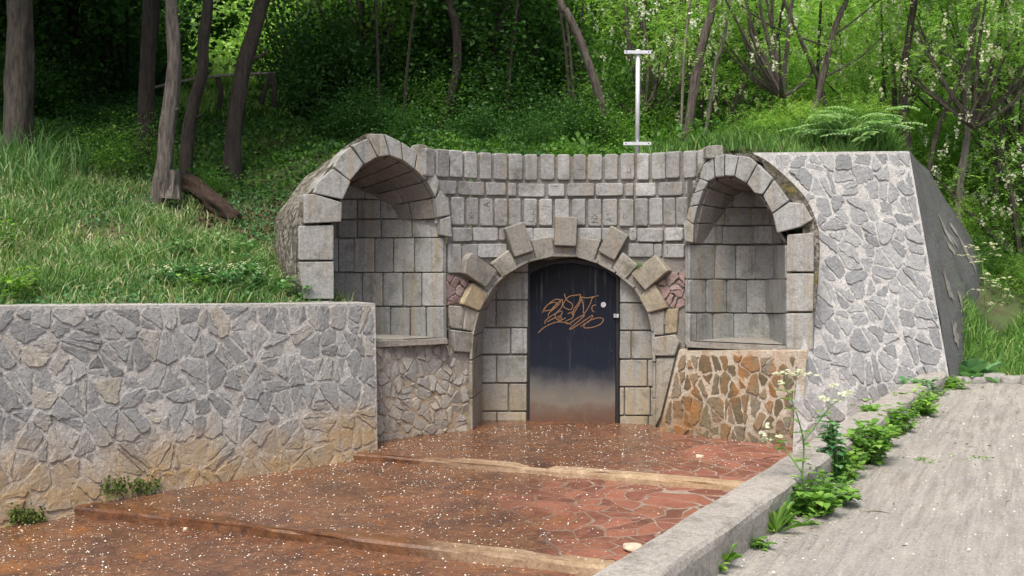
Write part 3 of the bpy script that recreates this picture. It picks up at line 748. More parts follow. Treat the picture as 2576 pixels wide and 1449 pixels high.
# pink rubble in the spandrels
for poly in (k5([(188, 250), (352, 300), (300, 430), (286, 468), (205, 485), (188, 480)]), k5([(1660, 335), (1760, 250), (1868, 235), (1868, 480), (1800, 505), (1745, 492)])):
    cpx = cen(poly)[0]; q = WALL.at(cpx, poly[0][1]); S_ = PlaneS((poly[0][0], 800, WALL.hit(poly[0][0])[0].y - .012), (poly[-2][0] if cpx < 1400 else poly[2][0] , 800, WALL.hit(poly[-2][0] if cpx < 1400 else poly[2][0])[0].y - .012), (poly[0][0], 600, WALL.hit(poly[0][0])[0].y - .012))
    if cpx < 1400: S_ = PlaneS((1120, 800, WALL.hit(1120)[0].y - .015), (1180, 800, WALL.hit(1180)[0].y - .015), (1120, 600, WALL.hit(1120)[0].y - .015))
    mb = MB(); rubble(mb, S_, [p for p in poly], .17, .007, (.002, .010), bstr=1, bev=.005, rnd=.012, aspect=1)
    mb.build('pink_rubble', M['pink'], pt)
# arch soffit going back to the alcove wall
ax = Vector((math.sin(R(8.2)), math.cos(R(8.2)), 0))
def tobk(p, s=1.0):
    t = (AB.o - p).dot(AB.n) / ax.dot(AB.n); return p + ax * (t * s + .05)
mb = MB(); cc = WALL.at(1415, 850)
for (a, b) in zip(INTR, INTR[1:]):
    pa, pb = WALL.at(*a, .05), WALL.at(*b, .05)
    mb.quad(pa, pb, tobk(pb), tobk(pa))
mb.build('arch_soffit_core', M['joint'], pt)
mb = MB(); RIN = smoothline([Vector((a, b, 0)) for a, b in INTR[3:-3]], 3)   # bedding mortar showing between the arch stones
for a, b in zip(RIN, RIN[1:]):
    def o_(p): q = Vector((1414, 850, 0)); return q + (p - q) * 1.165
    A0, B0, A1, B1 = WALL.at(a.x, a.y + 1, .045), WALL.at(b.x, b.y + 1, .045), WALL.at(o_(a).x, o_(a).y, .045), WALL.at(o_(b).x, o_(b).y, .045)
    mb.quad(A0, B0, B1, A1); mb.quad(A1, B1, WALL.at(o_(b).x, o_(b).y, -.02), WALL.at(o_(a).x, o_(a).y, -.02))
mb.build('arch_mortar', M['joint'], pt)
mb = MB(); jt = [INTR[0], (1178, 1000), (1178, 905), (1181, 845), (1197, 782), (1232, 722), (1275, 684), (1325, 659), (1385, 645), (1450, 646), (1505, 662), (1550, 687), (1600, 725), (1633, 776), (1646, 835), (1648, 910), (1648, 1000), (1648, 1088)]
for a, b in zip(jt, jt[1:]):
    pa, pb = WALL.at(*a, .075), WALL.at(*b, .075); g = (pb - pa).normalized() * .006; pa, pb = pa + g, pb - g
    n = (pb - pa).cross(ax).normalized()
    if n.dot(Vector((.55, 11.2, -.8)) - pa) < 0: n = -n
    slab(mb, [pa, pb, tobk(pb), tobk(pa)], n, .03, .003, .01, .008, random.uniform(.1, .55))
mb.build('arch_soffit', M['arch'], pt)
# alcove back wall with blocks
mb = MB(); q = [AB.at(*p) for p in ((1150, 1110), (1700, 1110), (1700, 600), (1150, 600))]; mb.quad(*q); mb.build('alcove_core', M['joint'], pt)
mb = MB()
al = [(250, 436, [(430, 545), (552, 770)]), (444, 628, [(430, 545), (552, 768)]), (637, 812, [(420, 645), (655, 764)]), (826, 1010, [(415, 548), (556, 762)]), (1022, 1206, [(415, 630), (640, 760)]), (1217, 1330, [(415, 550), (558, 758)]),
      (250, 455, [(1402, 1560), (1566, 1700)]), (465, 646, [(1404, 1640), (1646, 1700)]), (658, 845, [(1404, 1481), (1489, 1680)]), (856, 1036, [(1403, 1594), (1602, 1690)]), (1047, 1236, [(1402, 1434), (1442, 1615), (1622, 1690)]), (1246, 1340, [(1402, 1600), (1608, 1690)]), (130, 244, [(520, 770), (1402, 1600)])]
for side_ in (0, 1):
  mb = MB()
  for y0, y1, xs2 in al:
    for x0, x1 in [q for q in xs2 if (q[0] > 1000) == bool(side_)]: polyslab(mb, AB, k5([(x0, y0), (x1, y0), (x1, y1), (x0, y1)]), back=.02, front=.035, bev=.01, rnd=.01, tilt=.004)
  mb.build('alcove_blocks', M['block'], pt)
# niches
def niche(S, ring, outer, inner, apex, rows_, zsill, curve, jambs, side, hoodpts):
    nl = 'tall arched niche on the left of the door' if side < 0 else 'arched niche on the right of the door'
    A_ = P(*apex)
    cN = S.at(sum(p[0] for p in inner) / len(inner), sum(p[1] for p in inner) / len(inner))
    mb = MB()
    C = PlanS(curve)
    # back wall core
    for (a, b) in zip(curve, curve[1:]):
        mb.quad(Vector((*a, zsill - .25)), Vector((*b, zsill - .25)), Vector((*b, .66)), Vector((*a, .66)))
    # closing wall of the vault, floor of the niche
    F_ = [S.at(*p) for p in inner]; T = .32
    B_ = [f.lerp(A_, T) for f in F_]
    mb.add(B_, [tuple(range(len(B_)))])
    for a, b in zip(F_, F_[1:]):
        n = (b - a).cross(A_ - a).normalized(); n = -n if n.dot(cN - a) < 0 else n
        mb.quad(a - n * .02, b - n * .02, b.lerp(A_, T) - n * .02, a.lerp(A_, T) - n * .02)
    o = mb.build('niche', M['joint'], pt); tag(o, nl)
    mb = MB(); fl = [Vector((a[0], a[1], zsill)) for a in curve]
    mb.add(fl, [tuple(range(len(fl)))]); mb.build('niche_floor', M['mortar'], o)
    mb = MB(); e0, e1_ = Vector((*curve[0], zsill)), Vector((*curve[-1], zsill)); fw = S.n * .045; dn = Vector((0, 0, -.06))
    mb.add([e0 - S.n * .1, e1_ - S.n * .1, e1_ + fw, e0 + fw, e0 - S.n * .1 + dn, e1_ - S.n * .1 + dn, e1_ + fw + dn, e0 + fw + dn], [(0, 1, 2, 3), (7, 6, 5, 4), (3, 2, 6, 7), (2, 1, 5, 6), (0, 3, 7, 4)]); mb.build('sill', M['mortar'], o)
    mb = MB()
    for y0, y1, xl in rows_:
        for x0, x1 in zip(xl, xl[1:]):
            g = 1.6; m = (x0 + x1) / 2; n = C.nat(m)
            yy0, yy1 = y0 + random.uniform(-1, 1), y1 + random.uniform(-1, 1)
            pp = [C.at(x0 + g, yy1), C.at(x1 - g, yy1), C.at(x1 - g, yy0 + g * 2), C.at(x0 + g, yy0 + g * 2)]
            slab(mb, pp, n, .03, .03, .010, .012, None, .004)
    mb.build('niche_blocks', M['block'], o)
    mb = MB()
    for i, (a, b) in enumerate(zip(F_, F_[1:])):
        n = (b - a).cross(A_ - a).normalized(); n = -n if n.dot(cN - a) < 0 else n
        ts_ = [0.01, random.uniform(.09, .16), random.uniform(.2, .25), T]
        for t0, t1 in zip(ts_, ts_[1:]):
            a0_, b0_, b1_, a1_ = a.lerp(A_, t0 + .004), b.lerp(A_, t0 + .004), b.lerp(A_, t1), a.lerp(A_, t1)
            g = (b - a).normalized() * .007
            slab(mb, [a0_ + g, b0_ - g, b1_ - g * .6, a1_ + g * .6], n, .02, .012, .008, .008, None, .004)
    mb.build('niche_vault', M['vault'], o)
    mb = MB()
    for poly, t in ring: polyslab(mb, S, poly, back=.2, front=.05, bev=.012, rnd=.010, tint=t, tilt=.006)
    mb.build('niche_arch', M['block'], o)
    mb = MB()
    for poly in jambs: polyslab(mb, S, poly, back=.3, front=.03, bev=.012, rnd=.012, tilt=.003, tint=.8)
    if jambs: mb.build('niche_jamb', M['block'], o)
    # outside hood of rough render
    mb = MB(); H = [S.at(*p) for p in hoodpts]; rows2 = []
    Hs = smoothline(H, 4)
    for k in range(9):
        t = k / 8 * T
        rows2.append([(h - S.n * .02).lerp(A_, t) + Vector((noise.noise(h * 4 + Vector((k, 0, 0))), 0, noise.noise(h * 4 + Vector((0, k, 5))))) * (.03 if k else .008) for h in Hs])
    for r0, r1 in zip(rows2, rows2[1:]):
        for i in range(len(Hs) - 1): mb.quad(r0[i], r0[i + 1], r1[i + 1], r1[i])
    hc = sum(Hs, Vector()) / len(Hs)
    def inn(p): return hc + (p - hc) * (.70 if (p.x - hc.x) * side > 0 else .90) - S.n * .03
    for a, b in zip(Hs, Hs[1:]): mb.quad(a, b, inn(b), inn(a))
    mb.build('niche_hood', M['render'], o, True)
    return o
c1 = lambda l: [(700 + .3189 * x, 308 + .3189 * y) for x, y in l]
ringL = [([(190, 572), (270, 566), (495, 634), (489, 785), (200, 797)], .8), ([(300, 470), (425, 368), (562, 468), (500, 608), (270, 560)], .7), ([(558, 192), (664, 332), (556, 462), (425, 352), (470, 270)], .75),
         ([(570, 185), (698, 130), (773, 276), (670, 332)], .6), ([(704, 95), (820, 93), (866, 262), (778, 276), (700, 128)], .55), ([(826, 94), (952, 155), (970, 300), (874, 264)], .6),
         ([(962, 160), (1083, 240), (1064, 370), (975, 302)], .6), ([(1090, 244), (1178, 330), (1155, 462), (1070, 374)], .55), ([(1184, 338), (1262, 470), (1226, 592), (1160, 468)], .45),
         ([(1268, 536), (1330, 620), (1346, 732), (1246, 752), (1228, 604)], .4), ([(1265, 766), (1346, 740), (1357, 908), (1272, 888)], .3)]
ringL = [(c1(a), t) for a, t in ringL]
innerL = [(858, 560), (860, 510), (877, 455), (910, 417), (947, 396), (977, 391), (1010, 404), (1042, 428), (1070, 456), (1092, 498), (1102, 550)]
hoodL = [(748, 745), (748, 560), (762, 505), (786, 478), (834, 418), (879, 366), (905, 345), (930, 335), (965, 338), (1005, 358), (1046, 384), (1076, 412), (1102, 456), (1124, 505), (1130, 545)]
def ncurve(FR, Bk, m=10):                    # rounded plan of a niche: front edge -> back -> hidden side
    out = []
    for i in range(m + 1):
        t = i / m
        a, b, c, d = FR[0], FR[1], FR[2], FR[3]
        out.append(tuple(((1 - t)**3 * a[k] + 3 * t * (1 - t)**2 * b[k] + 3 * t * t * (1 - t) * c[k] + t**3 * d[k]) for k in (0, 1)))
    return out
def pl(S, px): q = S.at(px, 700); return (q.x, q.y)
fr_L, fl_L = pl(LN, 1121), pl(LN, 836); ApL = P(600, 578, 13); 
def ler(a, b, t): return (a[0] + (b[0] - a[0]) * t, a[1] + (b[1] - a[1]) * t)
crvL = ncurve([fr_L, ler(fr_L, (ApL.x, ApL.y), .40), ler(fl_L, (ApL.x, ApL.y), .42), fl_L], None, 14)
rowsL = [(550, 597, [850, 900, 961, 1040, 1107]), (597, 684, [822, 850, 891, 945, 993, 1046, 1120]), (684, 770, [825, 867, 914, 966, 1017, 1065, 1120]), (770, 853, [822, 860, 903, 945, 985, 1035, 1076, 1121]), (500, 550, [800, 850, 900, 960, 1030, 1095]), (452, 500, [860, 920, 980, 1050])]
jL = [[(750, 569), (838, 566), (838, 654), (750, 654)], [(750, 659), (838, 658), (838, 752), (762, 752)], [(770, 757), (838, 757), (838, 850), (770, 850)]]
niche(LN, ringL, None, innerL, (600, 578, 13), rowsL, -1.06, crvL, jL, -1, hoodL)
c3 = lambda l: [(1610 + .29 * x, 350 + .29 * y) for x, y in l]
ringR = [([(385, 720), (420, 700), (475, 746), (470, 900), (400, 885)], .4), ([(436, 592), (512, 578), (472, 738), (412, 690)], .35), ([(470, 478), (560, 442), (516, 570), (440, 585)], .35), ([(530, 345), (600, 375), (566, 436), (478, 470)], .35),
         ([(560, 225), (645, 160), (655, 335), (600, 368), (528, 340)], .4), ([(652, 158), (690, 150), (740, 130), (738, 325), (662, 332)], .45), ([(746, 130), (862, 148), (826, 322), (746, 322)], .55), ([(868, 148), (955, 158), (1020, 216), (930, 384), (832, 328)], .5),
         ([(1030, 218), (1160, 343), (1072, 480), (1000, 468), (938, 385)], .75), ([(1168, 356), (1298, 535), (1155, 642), (1075, 495)], .8), ([(1300, 548), (1420, 560), (1500, 700), (1395, 762), (1196, 814), (1157, 652)], .7)]
ringR = [(c3(a), t) for a, t in ringR]
innerR = [(1742, 615), (1750, 562), (1762, 515), (1778, 470), (1800, 451), (1835, 446), (1875, 458), (1905, 484), (1925, 512), (1945, 540), (1955, 580), (1976, 612)]
hoodR = [(1722, 620), (1735, 520), (1755, 440), (1790, 392), (1850, 386), (1903, 390), (1966, 434), (2018, 488), (2049, 543), (2060, 600), (2057, 700), (2048, 790), (2020, 888)]
fl_R, fr_R = pl(RN, 1729), pl(RN, 1979); ApR = P(2035, 556, 13)
crvR = ncurve([fl_R, ler(fl_R, (ApR.x, ApR.y), .36), ler(fr_R, (ApR.x, ApR.y), .42), fr_R], None, 14)
rowsR = [(566, 613, [1727, 1814, 1897, 1946, 1972]), (614, 701, [1728, 1794, 1848, 1900, 1949, 1985]), (701, 786, [1728, 1772, 1825, 1877, 1929, 1985]), (786, 868, [1728, 1748, 1790, 1843, 1893, 1940, 1985]), (520, 566, [1760, 1820, 1890, 1940, 1965]), (474, 520, [1780, 1840, 1900, 1950])]
jR = [[(1981, 590), (2048, 586), (2048, 683), (1980, 683)], [(1980, 688), (2048, 688), (2046, 783), (1979, 783)], [(1979, 788), (2046, 788), (2046, 880), (1979, 878)]]
niche(RN, ringR, None, innerR, (2035, 556, 13), rowsR, -1.10, crvR, jR, 1, hoodR)
# rubble bases under the niches
mb = MB(); q = [LB.at(*p) for p in ((930, 852), (1182, 858), (1182, 1130), (930, 1130))]; mb.quad(*reversed(q)); b_ = Vector((-.1, .5, 0)); mb.quad(q[0], q[1], q[1] + b_, q[0] + b_)
bs = mb.build('rubble_base', M['mortar'], pt)
mb = MB(); rubble(mb, LB, [(930, 856), (1135, 854), (1176, 905), (1176, 1130), (930, 1130)], .15, .007, (.001, .014), bias=.4, bstr=.6, aspect=1.5, bev=.006, rnd=.010)
mb.build('facing_stones', M['rubble_base'], bs)
mb = MB(); q = [RB.at(*p) for p in ((1708, 882), (2030, 884), (2010, 1200), (1640, 1160))]; mb.quad(*reversed(q)); b_ = Vector((.25, .75, 0)); mb.quad(q[0], q[1], q[1] + b_, q[0] + b_); mb.quad(q[3], q[0], q[0] + b_, q[3] + b_)
bs = mb.build('rubble_base', M['mortar_rust'], pt); tag(bs, 'orange-stained rubble base under the right niche')
mb = MB(); rubble(mb, RB, [(1712, 892), (2012, 895), (2000, 1190), (1648, 1150)], .205, .011, (.002, .014), bias=.15, bstr=.35, aspect=1.9, bev=.007, rnd=.010)
mb.build('facing_stones', M['rubble_rust'], bs)

# door
dr = MB(); DP = PlaneS((1332, 1000, 11.61), (1549, 1000, 11.45), (1332, 700, 11.61))
out = [(1333, 1062), (1548, 1070), (1549, 698), (1520, 680), (1485, 668), (1440, 661), (1395, 664), (1360, 675), (1334, 688)]
slab(dr, [DP.at(*p) for p in out], DP.n, .03, .02, .006, 0, .5, .0)
door = dr.build('door', M['door'], pt); tag(door, 'dark steel door with an arched top and orange scrawl')
mb = MB()
fo = [(1327, 1078), (1327, 684), (1358, 667), (1395, 656), (1440, 652), (1487, 658), (1522, 668), (1558, 694), (1558, 1080)]
FPl = PlaneS((1332, 1000, 11.62), (1549, 1000, 11.46), (1332, 700, 11.62))
tube(mb, [FPl.at(*p) for p in fo], .016, 4)
mb.quad(*[DP.at(x, y, -.005) for x, y in ((1326, 1082), (1560, 1082), (1560, 655), (1326, 655))])  # black sheet behind the leaf paints the darkness of the gap around it
mb.build('door_frame_and_gap', M['blackgap'], door)
mb = MB(); slab(mb, [DP.at(*p, .021) for p in ((1333, 1058), (1548, 1067), (1548, 1071), (1333, 1063))], DP.n, .0, .012, .003, 0); 
mb.build('rusty_edge', M['rustmetal'], door)
k8 = lambda x, y: (1295 + .3383 * x, 630 + .3383 * y)
mb = MB()
strokes = [[(175, 612), (215, 575), (270, 545), (330, 530), (400, 540), (420, 552)], [(225, 545), (235, 515), (300, 470), (350, 450), (345, 480), (290, 505), (240, 530)],
           [(205, 462), (245, 405), (300, 365), (340, 368), (330, 400), (270, 440), (215, 445), (250, 400), (300, 385), (320, 410), (260, 460), (250, 490)],
           [(280, 430), (330, 380), (355, 365), (350, 420), (300, 480), (330, 520), (380, 500)], [(370, 320), (385, 365), (430, 400), (415, 440), (360, 410), (400, 345), (470, 330), (490, 325)],
           [(490, 325), (480, 380), (440, 440), (430, 480), (480, 400), (500, 350)], [(485, 325), (510, 400), (515, 470), (560, 400), (580, 350), (625, 335), (540, 352), (500, 345)],
           [(395, 470), (440, 455), (430, 500), (380, 525), (400, 545), (470, 500), (520, 478), (480, 520), (410, 580), (430, 578), (520, 520), (580, 480), (560, 520), (490, 565)],
           [(490, 565), (560, 520), (620, 500), (660, 510), (640, 545), (580, 570), (515, 572), (540, 530), (600, 505)], [(605, 405), (580, 410), (575, 440), (592, 458)], [(320, 520), (345, 490), (345, 520), (325, 525)]]
for st in strokes:
    ps = smoothline([DP.at(*k8(*p), .0215) for p in st], 4)
    for i in range(len(ps) - 1):
        d = (ps[i + 1] - ps[i])
        if d.length < 1e-5: continue
        s_ = d.normalized().cross(DP.n) * .0048
        mb.quad(ps[i] - s_, ps[i + 1] - s_, ps[i + 1] + s_, ps[i] + s_)
mb.build('graffiti', M['paint'], door)
mb = MB(); c_ = k8(660, 402); mb.add([DP.at(c_[0] + 6.5 * math.cos(a) * random.uniform(.8, 1.1), c_[1] + 7 * math.sin(a) * random.uniform(.8, 1.1), .022) for a in [i * math.pi / 6 for i in range(12)]], [tuple(range(12))])
mb.build('paint_spot', M['whitemark'], door)
mb = MB()
for (x, y) in ((745, 485), (765, 485)): slab(mb, [DP.at(*k8(x + a * 9, y + b * 14), .02) for a, b in ((-1, -1), (1, -1), (1, 1), (-1, 1))], DP.n, 0, .02, .004, 0)
mb.build('lock', M['whitemark'], door)
mb = MB()
for (x, y) in ((726, 738), (726, 752)): slab(mb, [DP.at(*k8(x + a * 9, y + b * 4), .02) for a, b in ((-1, -1), (1, -1), (1, 1), (-1, 1))], DP.n, 0, .006, .002, 0)
mb.build('keyhole', M['blackgap'], door)

# ------------------------------------------------------------------ buttress
bt = thing('buttress_wall', BT.at(2150, 960), 'sloping rubble buttress wall on the right with thick pale mortar', 'wall')
LEFTB = [(1893, 384), (1960, 436), (2012, 490), (2044, 545), (2054, 600), (2050, 700), (2040, 790), (2012, 888), (2000, 1000), (1988, 1270)]
def leftb(y):
    for (xa, ya), (xb, yb) in zip(LEFTB, LEFTB[1:]):
        if ya <= y <= yb: return xa + (xb - xa) * (y - ya) / (yb - ya)
    return LEFTB[-1][0]
mb = MB(); TR_, BR_ = BT.at(2287, 380), BT.at(2420, 1130)
for (a, b) in zip(LEFTB, LEFTB[1:]):
    pa, pb = BT.at(*a), BT.at(*b)
    ra, rb = TR_.lerp(BR_, (a[1] - 384) / 886), TR_.lerp(BR_, (b[1] - 384) / 886)
    mb.quad(pb, rb, ra, pa); mb.quad(pa, pb, pb + Vector((.2, .6, 0)), pa + Vector((.2, .6, 0)))
bk = [P(1893, 384, 12.2), P(2287, 380, 12.0)]
mb.add([BT.at(1893, 384), TR_, bk[1], bk[0]], [(0, 1, 2, 3)]); mb.build('wall_core', M['mortar_right'], bt)
mb = MB(); rubble(mb, BT, [(1845, 389), (2284, 385), (2416, 1130), (1990, 1260), (1845, 700)], .25, .010, (.001, .016), bias=.9, bstr=.7, aspect=1.45, bev=.006, rnd=.022, tilt=.008, keep=lambda x, y: x > leftb(y) + 14)
mb.build('facing_stones', M['rubble_right'], bt)
mb = MB(); tp, bp = BT.at(2288, 379), BT.at(2418, 1120)
tp, bp = TR_, BR_
fr_edge = [tp.lerp(bp, i / 12) + Vector((.02, 0, 0)) for i in range(13)]
sil = smoothline([P(2290, 381, 12.2), P(2335, 430, 12.6), P(2382, 505, 12.9), P(2425, 570, 13.0), P(2462, 640, 13.0), P(2478, 760, 12.9), P(2484, 860, 12.7), P(2478, 980, 12.5)], 2)
sil = sil[:13] if len(sil) >= 13 else sil
rows_ = []
for i in range(13):
    s_ = sil[min(i, len(sil) - 1)]; f_ = tp.lerp(bp, i / 12)
    rows_.append([f_.lerp(s_, k / 6) + Vector((.05 * noise.noise(Vector((i * .9, k * .9, 3.3))), 0, 0)) for k in range(7)])
for a, b in zip(rows_, rows_[1:]):
    for k in range(6): mb.quad(a[k], b[k], b[k + 1], a[k + 1])
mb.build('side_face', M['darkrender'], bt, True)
mb = MB()                                      # pale flaked patches on the side face
def sidept(a, b):                              # a down 0..1, b across 0..1
    i = a * 12; i0 = min(int(i), 11); k = b * 6; k0_ = min(int(k), 5); fi, fk = i - i0, k - k0_
    r0 = rows_[i0][k0_].lerp(rows_[i0][k0_ + 1], fk); r1 = rows_[i0 + 1][k0_].lerp(rows_[i0 + 1][k0_ + 1], fk)
    e1 = rows_[i0 + 1][k0_] - rows_[i0][k0_]; e2 = rows_[i0][k0_ + 1] - rows_[i0][k0_]; n = e1.cross(e2).normalized(); n = -n if n.dot(r0) > 0 else n
    return r0.lerp(r1, fi) + n * .012
for (a, b, h_, w_) in ((.42, .62, .10, .06), (.48, .55, .05, .05), (.45, .80, .05, .05), (.55, .28, .11, .06), (.60, .82, .12, .055), (.66, .42, .06, .04), (.71, .22, .06, .07), (.73, .60, .06, .09)):
    pp = [sidept(a + h_ * math.sin(t) * random.uniform(.45, 1.05), max(0, min(.98, b + w_ * .7 * math.cos(t) * random.uniform(.2, 1.1) + h_ * .25 * math.sin(t)))) for t in [k * math.pi / 8 for k in range(16)]]
    mb.add(pp + [sum(pp, Vector()) / 16], [(k, (k + 1) % 16, 16) for k in range(16)])
mb.build('flaked_patch', M['mortar'], bt)

# ================================================================== vegetation
rs = np.random.RandomState(11)
def leafquads(Pc, Dr, Nn, ln, wd):          # rhombic leaves: centre, direction, normal, length, width
    Dr = Dr / np.linalg.norm(Dr, axis=1, keepdims=True)
    S_ = np.cross(Dr, Nn); S_ /= np.linalg.norm(S_, axis=1, keepdims=True) + 1e-9
    ln = np.asarray(ln)[:, None]; wd = np.asarray(wd)[:, None]
    a = Pc - Dr * ln / 2; c = Pc + Dr * ln / 2; b = Pc + S_ * wd / 2 - Dr * ln * .08; d = Pc - S_ * wd / 2 - Dr * ln * .08
    n = len(Pc); V = np.stack([a, b, c, d], 1).reshape(-1, 3); return V, np.arange(4 * n).reshape(n, 4)
def rnd_dirs(n, up=0.0):
    v = rs.normal(size=(n, 3)); v[:, 2] += up; return v / np.linalg.norm(v, axis=1, keepdims=True)
def clumps(n, rad, K, cs, shell=.35):
    c = rnd_dirs(K) * (shell + (1 - shell) * rs.rand(K, 1)**.5) * np.array(rad)
    k = rs.randint(0, K, n); return c, k, c[k] + rs.normal(size=(n, 3)) * cs * (.5 + rs.rand(K)[k][:, None])
def crown_plain(n, rad, K, cs, ls):
    c, k, p = clumps(n, rad, K, cs)
    d = rnd_dirs(n); d[:, 2] = d[:, 2] * .4 - .25; nn = rnd_dirs(n, 1.3); l = ls * rs.uniform(.7, 1.4, n)
    V, Fc = leafquads(p, d, nn, l, l * rs.uniform(.5, .75, n))
    t = np.clip(.45 + .28 * rs.normal(size=n) + .15 * (rs.rand(K)[k] - .5), 0, 1); return V, Fc, t, c
def crown_locust(n, rad, K, cs, ls=.05, m=11, flower=0):
    c, k, p = clumps(n, rad, K, cs)
    d = rnd_dirs(n); d[:, 2] = d[:, 2] * .35 - .2; d /= np.linalg.norm(d, axis=1, keepdims=True)
    side = np.cross(d, np.array([0, 0, 1.0])); side /= np.linalg.norm(side, axis=1, keepdims=True)
    Ps, Ds, Ns, Ls = [], [], [], []
    L_ = rs.uniform(.16, .28, n)
    for j in range(m):
        t = (j // 2 + 1) / (m // 2 + 1); sg = (1 if j % 2 else -1) if j < m - 1 else 0
        q = p + d * (L_ * t)[:, None]; q[:, 2] -= L_ * t * t * .35
        dd = side * sg + d * .35 + rs.normal(size=(n, 3)) * .15; dd[:, 2] -= .15
        Ps.append(q + dd * ls * .5); Ds.append(dd); Ns.append(rnd_dirs(n, 2.2)); Ls.append(np.full(n, ls) * rs.uniform(.8, 1.2, n))
    P_, D_, N_, L2 = map(np.concatenate, (Ps, Ds, Ns, Ls))
    V, Fc = leafquads(P_, D_, N_, L2, L2 * .5)
    base = np.clip(.5 + .22 * rs.normal(size=n) + .3 * (rs.rand(K)[k] - .5), 0, 1); t = np.tile(base, m) + rs.normal(size=n * m) * .08
    fl = None
    if flower:
        kk = rs.randint(0, K, flower); q = c[kk] + rs.normal(size=(flower, 3)) * cs * .9; Pf = []
        for j in range(14):
            a = q.copy(); a[:, 2] -= .012 * j; a += rs.normal(size=a.shape) * .026 * (1.2 - j / 16); Pf.append(a)
        Pf = np.concatenate(Pf); fl = leafquads(Pf, rnd_dirs(len(Pf)), rnd_dirs(len(Pf)), np.full(len(Pf), .050), np.full(len(Pf), .040))
    return V, Fc, np.clip(t, 0, 1), c, fl
def limbs_mesh(cents, base, r, name, mat, keep=14):
    mb = MB(); cs_ = [Vector(c) for c in cents[:keep]]
    for c in cs_:
        mid = Vector(base).lerp(c, .5) + Vector((0, 0, -.12)) + Vector(rs.normal(size=3) * .12)
        tube(mb, smoothline([Vector(base), mid, c], 3), [r * (1 - .8 * i / 6) for i in range(7)], 5, cap=False)
    return mb
# shared crown meshes (made once, hidden nowhere: the first user of each is a real tree)
def mk(name, V, Fc, t, mat):
    o = npmesh(name, V, Fc, t, mat); me = o.data; bpy.data.objects.remove(o); return me
CR = {}
for i in range(3):
    V, Fc, t, c = crown_plain(4800, (1.9, 1.9, 1.5), 40, .27, .10); CR['dark', i] = (mk('crown', V, Fc, t, M['leaf_dark']), c)
for i in range(3):
    V, Fc, t, c = crown_plain(3800, (1.7, 1.7, 1.4), 34, .24, .095); CR['mid', i] = (mk('crown', V, Fc, t, M['leaf_mid']), c)
for i in range(3):
    V, Fc, t, c, fl = crown_locust(720, (1.8, 1.8, 1.35), 34, .27, .056, 11, 120 if i != 1 else 50)
    CR['locust', i] = (mk('crown', V, Fc, t, M['leaf_light']), c, mk('blossom', fl[0], fl[1], rs.rand(len(fl[1])), M['blossom']))
BU = {}
for i in range(3):
    V, Fc, t, c = crown_plain(5200, (1.0, .8, .75), 30, .20, .060); BU['dark', i] = mk('foliage', V, Fc, t, M['leaf_dark'])
    V, Fc, t, c = crown_plain(5200, (1.0, .8, .75), 30, .20, .060); BU['mid', i] = mk('foliage', V, Fc, t, M['leaf_mid'])
    V, Fc, t, c, fl = crown_locust(620, (1.0, .8, .75), 26, .22, .045, 9); BU['light', i] = mk('foliage', V, Fc, t, M['leaf_light'])
LIMB = {}
for k, v in list(CR.items()):
    mbx = limbs_mesh(v[1], (0, 0, -1.7), .05, 'limbs', M['bark_dark'], 12)
    o = mbx.build('limb', M['bark_dark'] if k[0] == 'dark' else M['bark']); LIMB[k] = o.data; bpy.data.objects.remove(o)
def place(me, name, parent, loc, rot, scl):
    o = bpy.data.objects.new(name, me); COL.objects.link(o); o.parent = parent; o.location = loc; o.rotation_euler = rot; o.scale = scl; return o
crowns_built = 0
def crown_at(parent, kind, pos, s, sz=1.0, limb=True):
    """a crown (with its limbs and, on a locust, its blossom) under the tree's empty"""
    i = rs.randint(3); v = CR[kind, i]; rot = (0, 0, rs.uniform(0, 6.28)); loc = Vector(pos) - parent.location
    c = place(v[0], 'crown', parent, loc, rot, (s, s, s * sz))
    if limb: place(LIMB[kind, i], 'limb', c, (0, 0, 0), (0, 0, 0), (1, 1, 1))
    if len(v) > 2: place(v[2], 'blossom', c, (0, 0, 0), (0, 0, 0), (1, 1, 1))
    return c
def traced_tree(name, pxs, Y, wpx, mat, label, kind=None, cs=1.5, ext=5.0, group=None, nodes=(), flare=1.35, lean=None, cat='tree', topc=None, dY=0):
    pts_ = [P(x, y, Y + dY * i / len(pxs)) for i, (x, y) in enumerate(pxs)]      # listed from the foot up
    f = pts_[0]; gz = h1(f.x, f.y)
    if f.z > gz - .05: pts_.insert(0, Vector((f.x - (pts_[1].x - f.x) * .1, f.y, gz - .15)))
    d = (pts_[-1] - pts_[-2]).normalized(); d = (d + Vector((0, 0, .5))).normalized()
    pts_.append(pts_[-1] + d * ext * .5); pts_.append(pts_[-1] + d * ext * .5)
    ws = list(wpx) if hasattr(wpx, '__len__') else [wpx, wpx * .75]
    path = smoothline(pts_, 6); n = len(path)
    rr = [(ws[0] + (ws[1] - ws[0]) * min(1, i / (n * .7))) / 2 / F * Y * (1 if i < n * .7 else 1 - .6 * (i - n * .7) / (n * .3)) for i in range(n)]
    for i in range(5): rr[i] *= 1 + (flare - 1) * (1 - i / 5)**2
    t = thing(name, (f.x, f.y, gz), label, cat, group)
    mb = MB(); tube(mb, path, rr, 18, rough=.30)
    for (i_, dx, dz, l) in nodes:
        b = path[int(i_ * n)]; tube(mb, smoothline([b, b + Vector((dx * l * .6, 0, dz * l * .45)), b + Vector((dx * l, -.05, dz * l))], 3), [rr[int(i_ * n)] * .38 * (1 - .1 * q) for q in range(7)], 7, cap=True)
    mb.build('trunk', mat, t, True)
    if kind:
        crown_at(t, kind, path[-1] if topc is None else topc, cs)
        if cs > 1: crown_at(t, kind, path[-4] + Vector((rs.uniform(-1.2, 1.2), rs.uniform(-.5, 1.5), -.6)), cs * .8, limb=False)
    return t

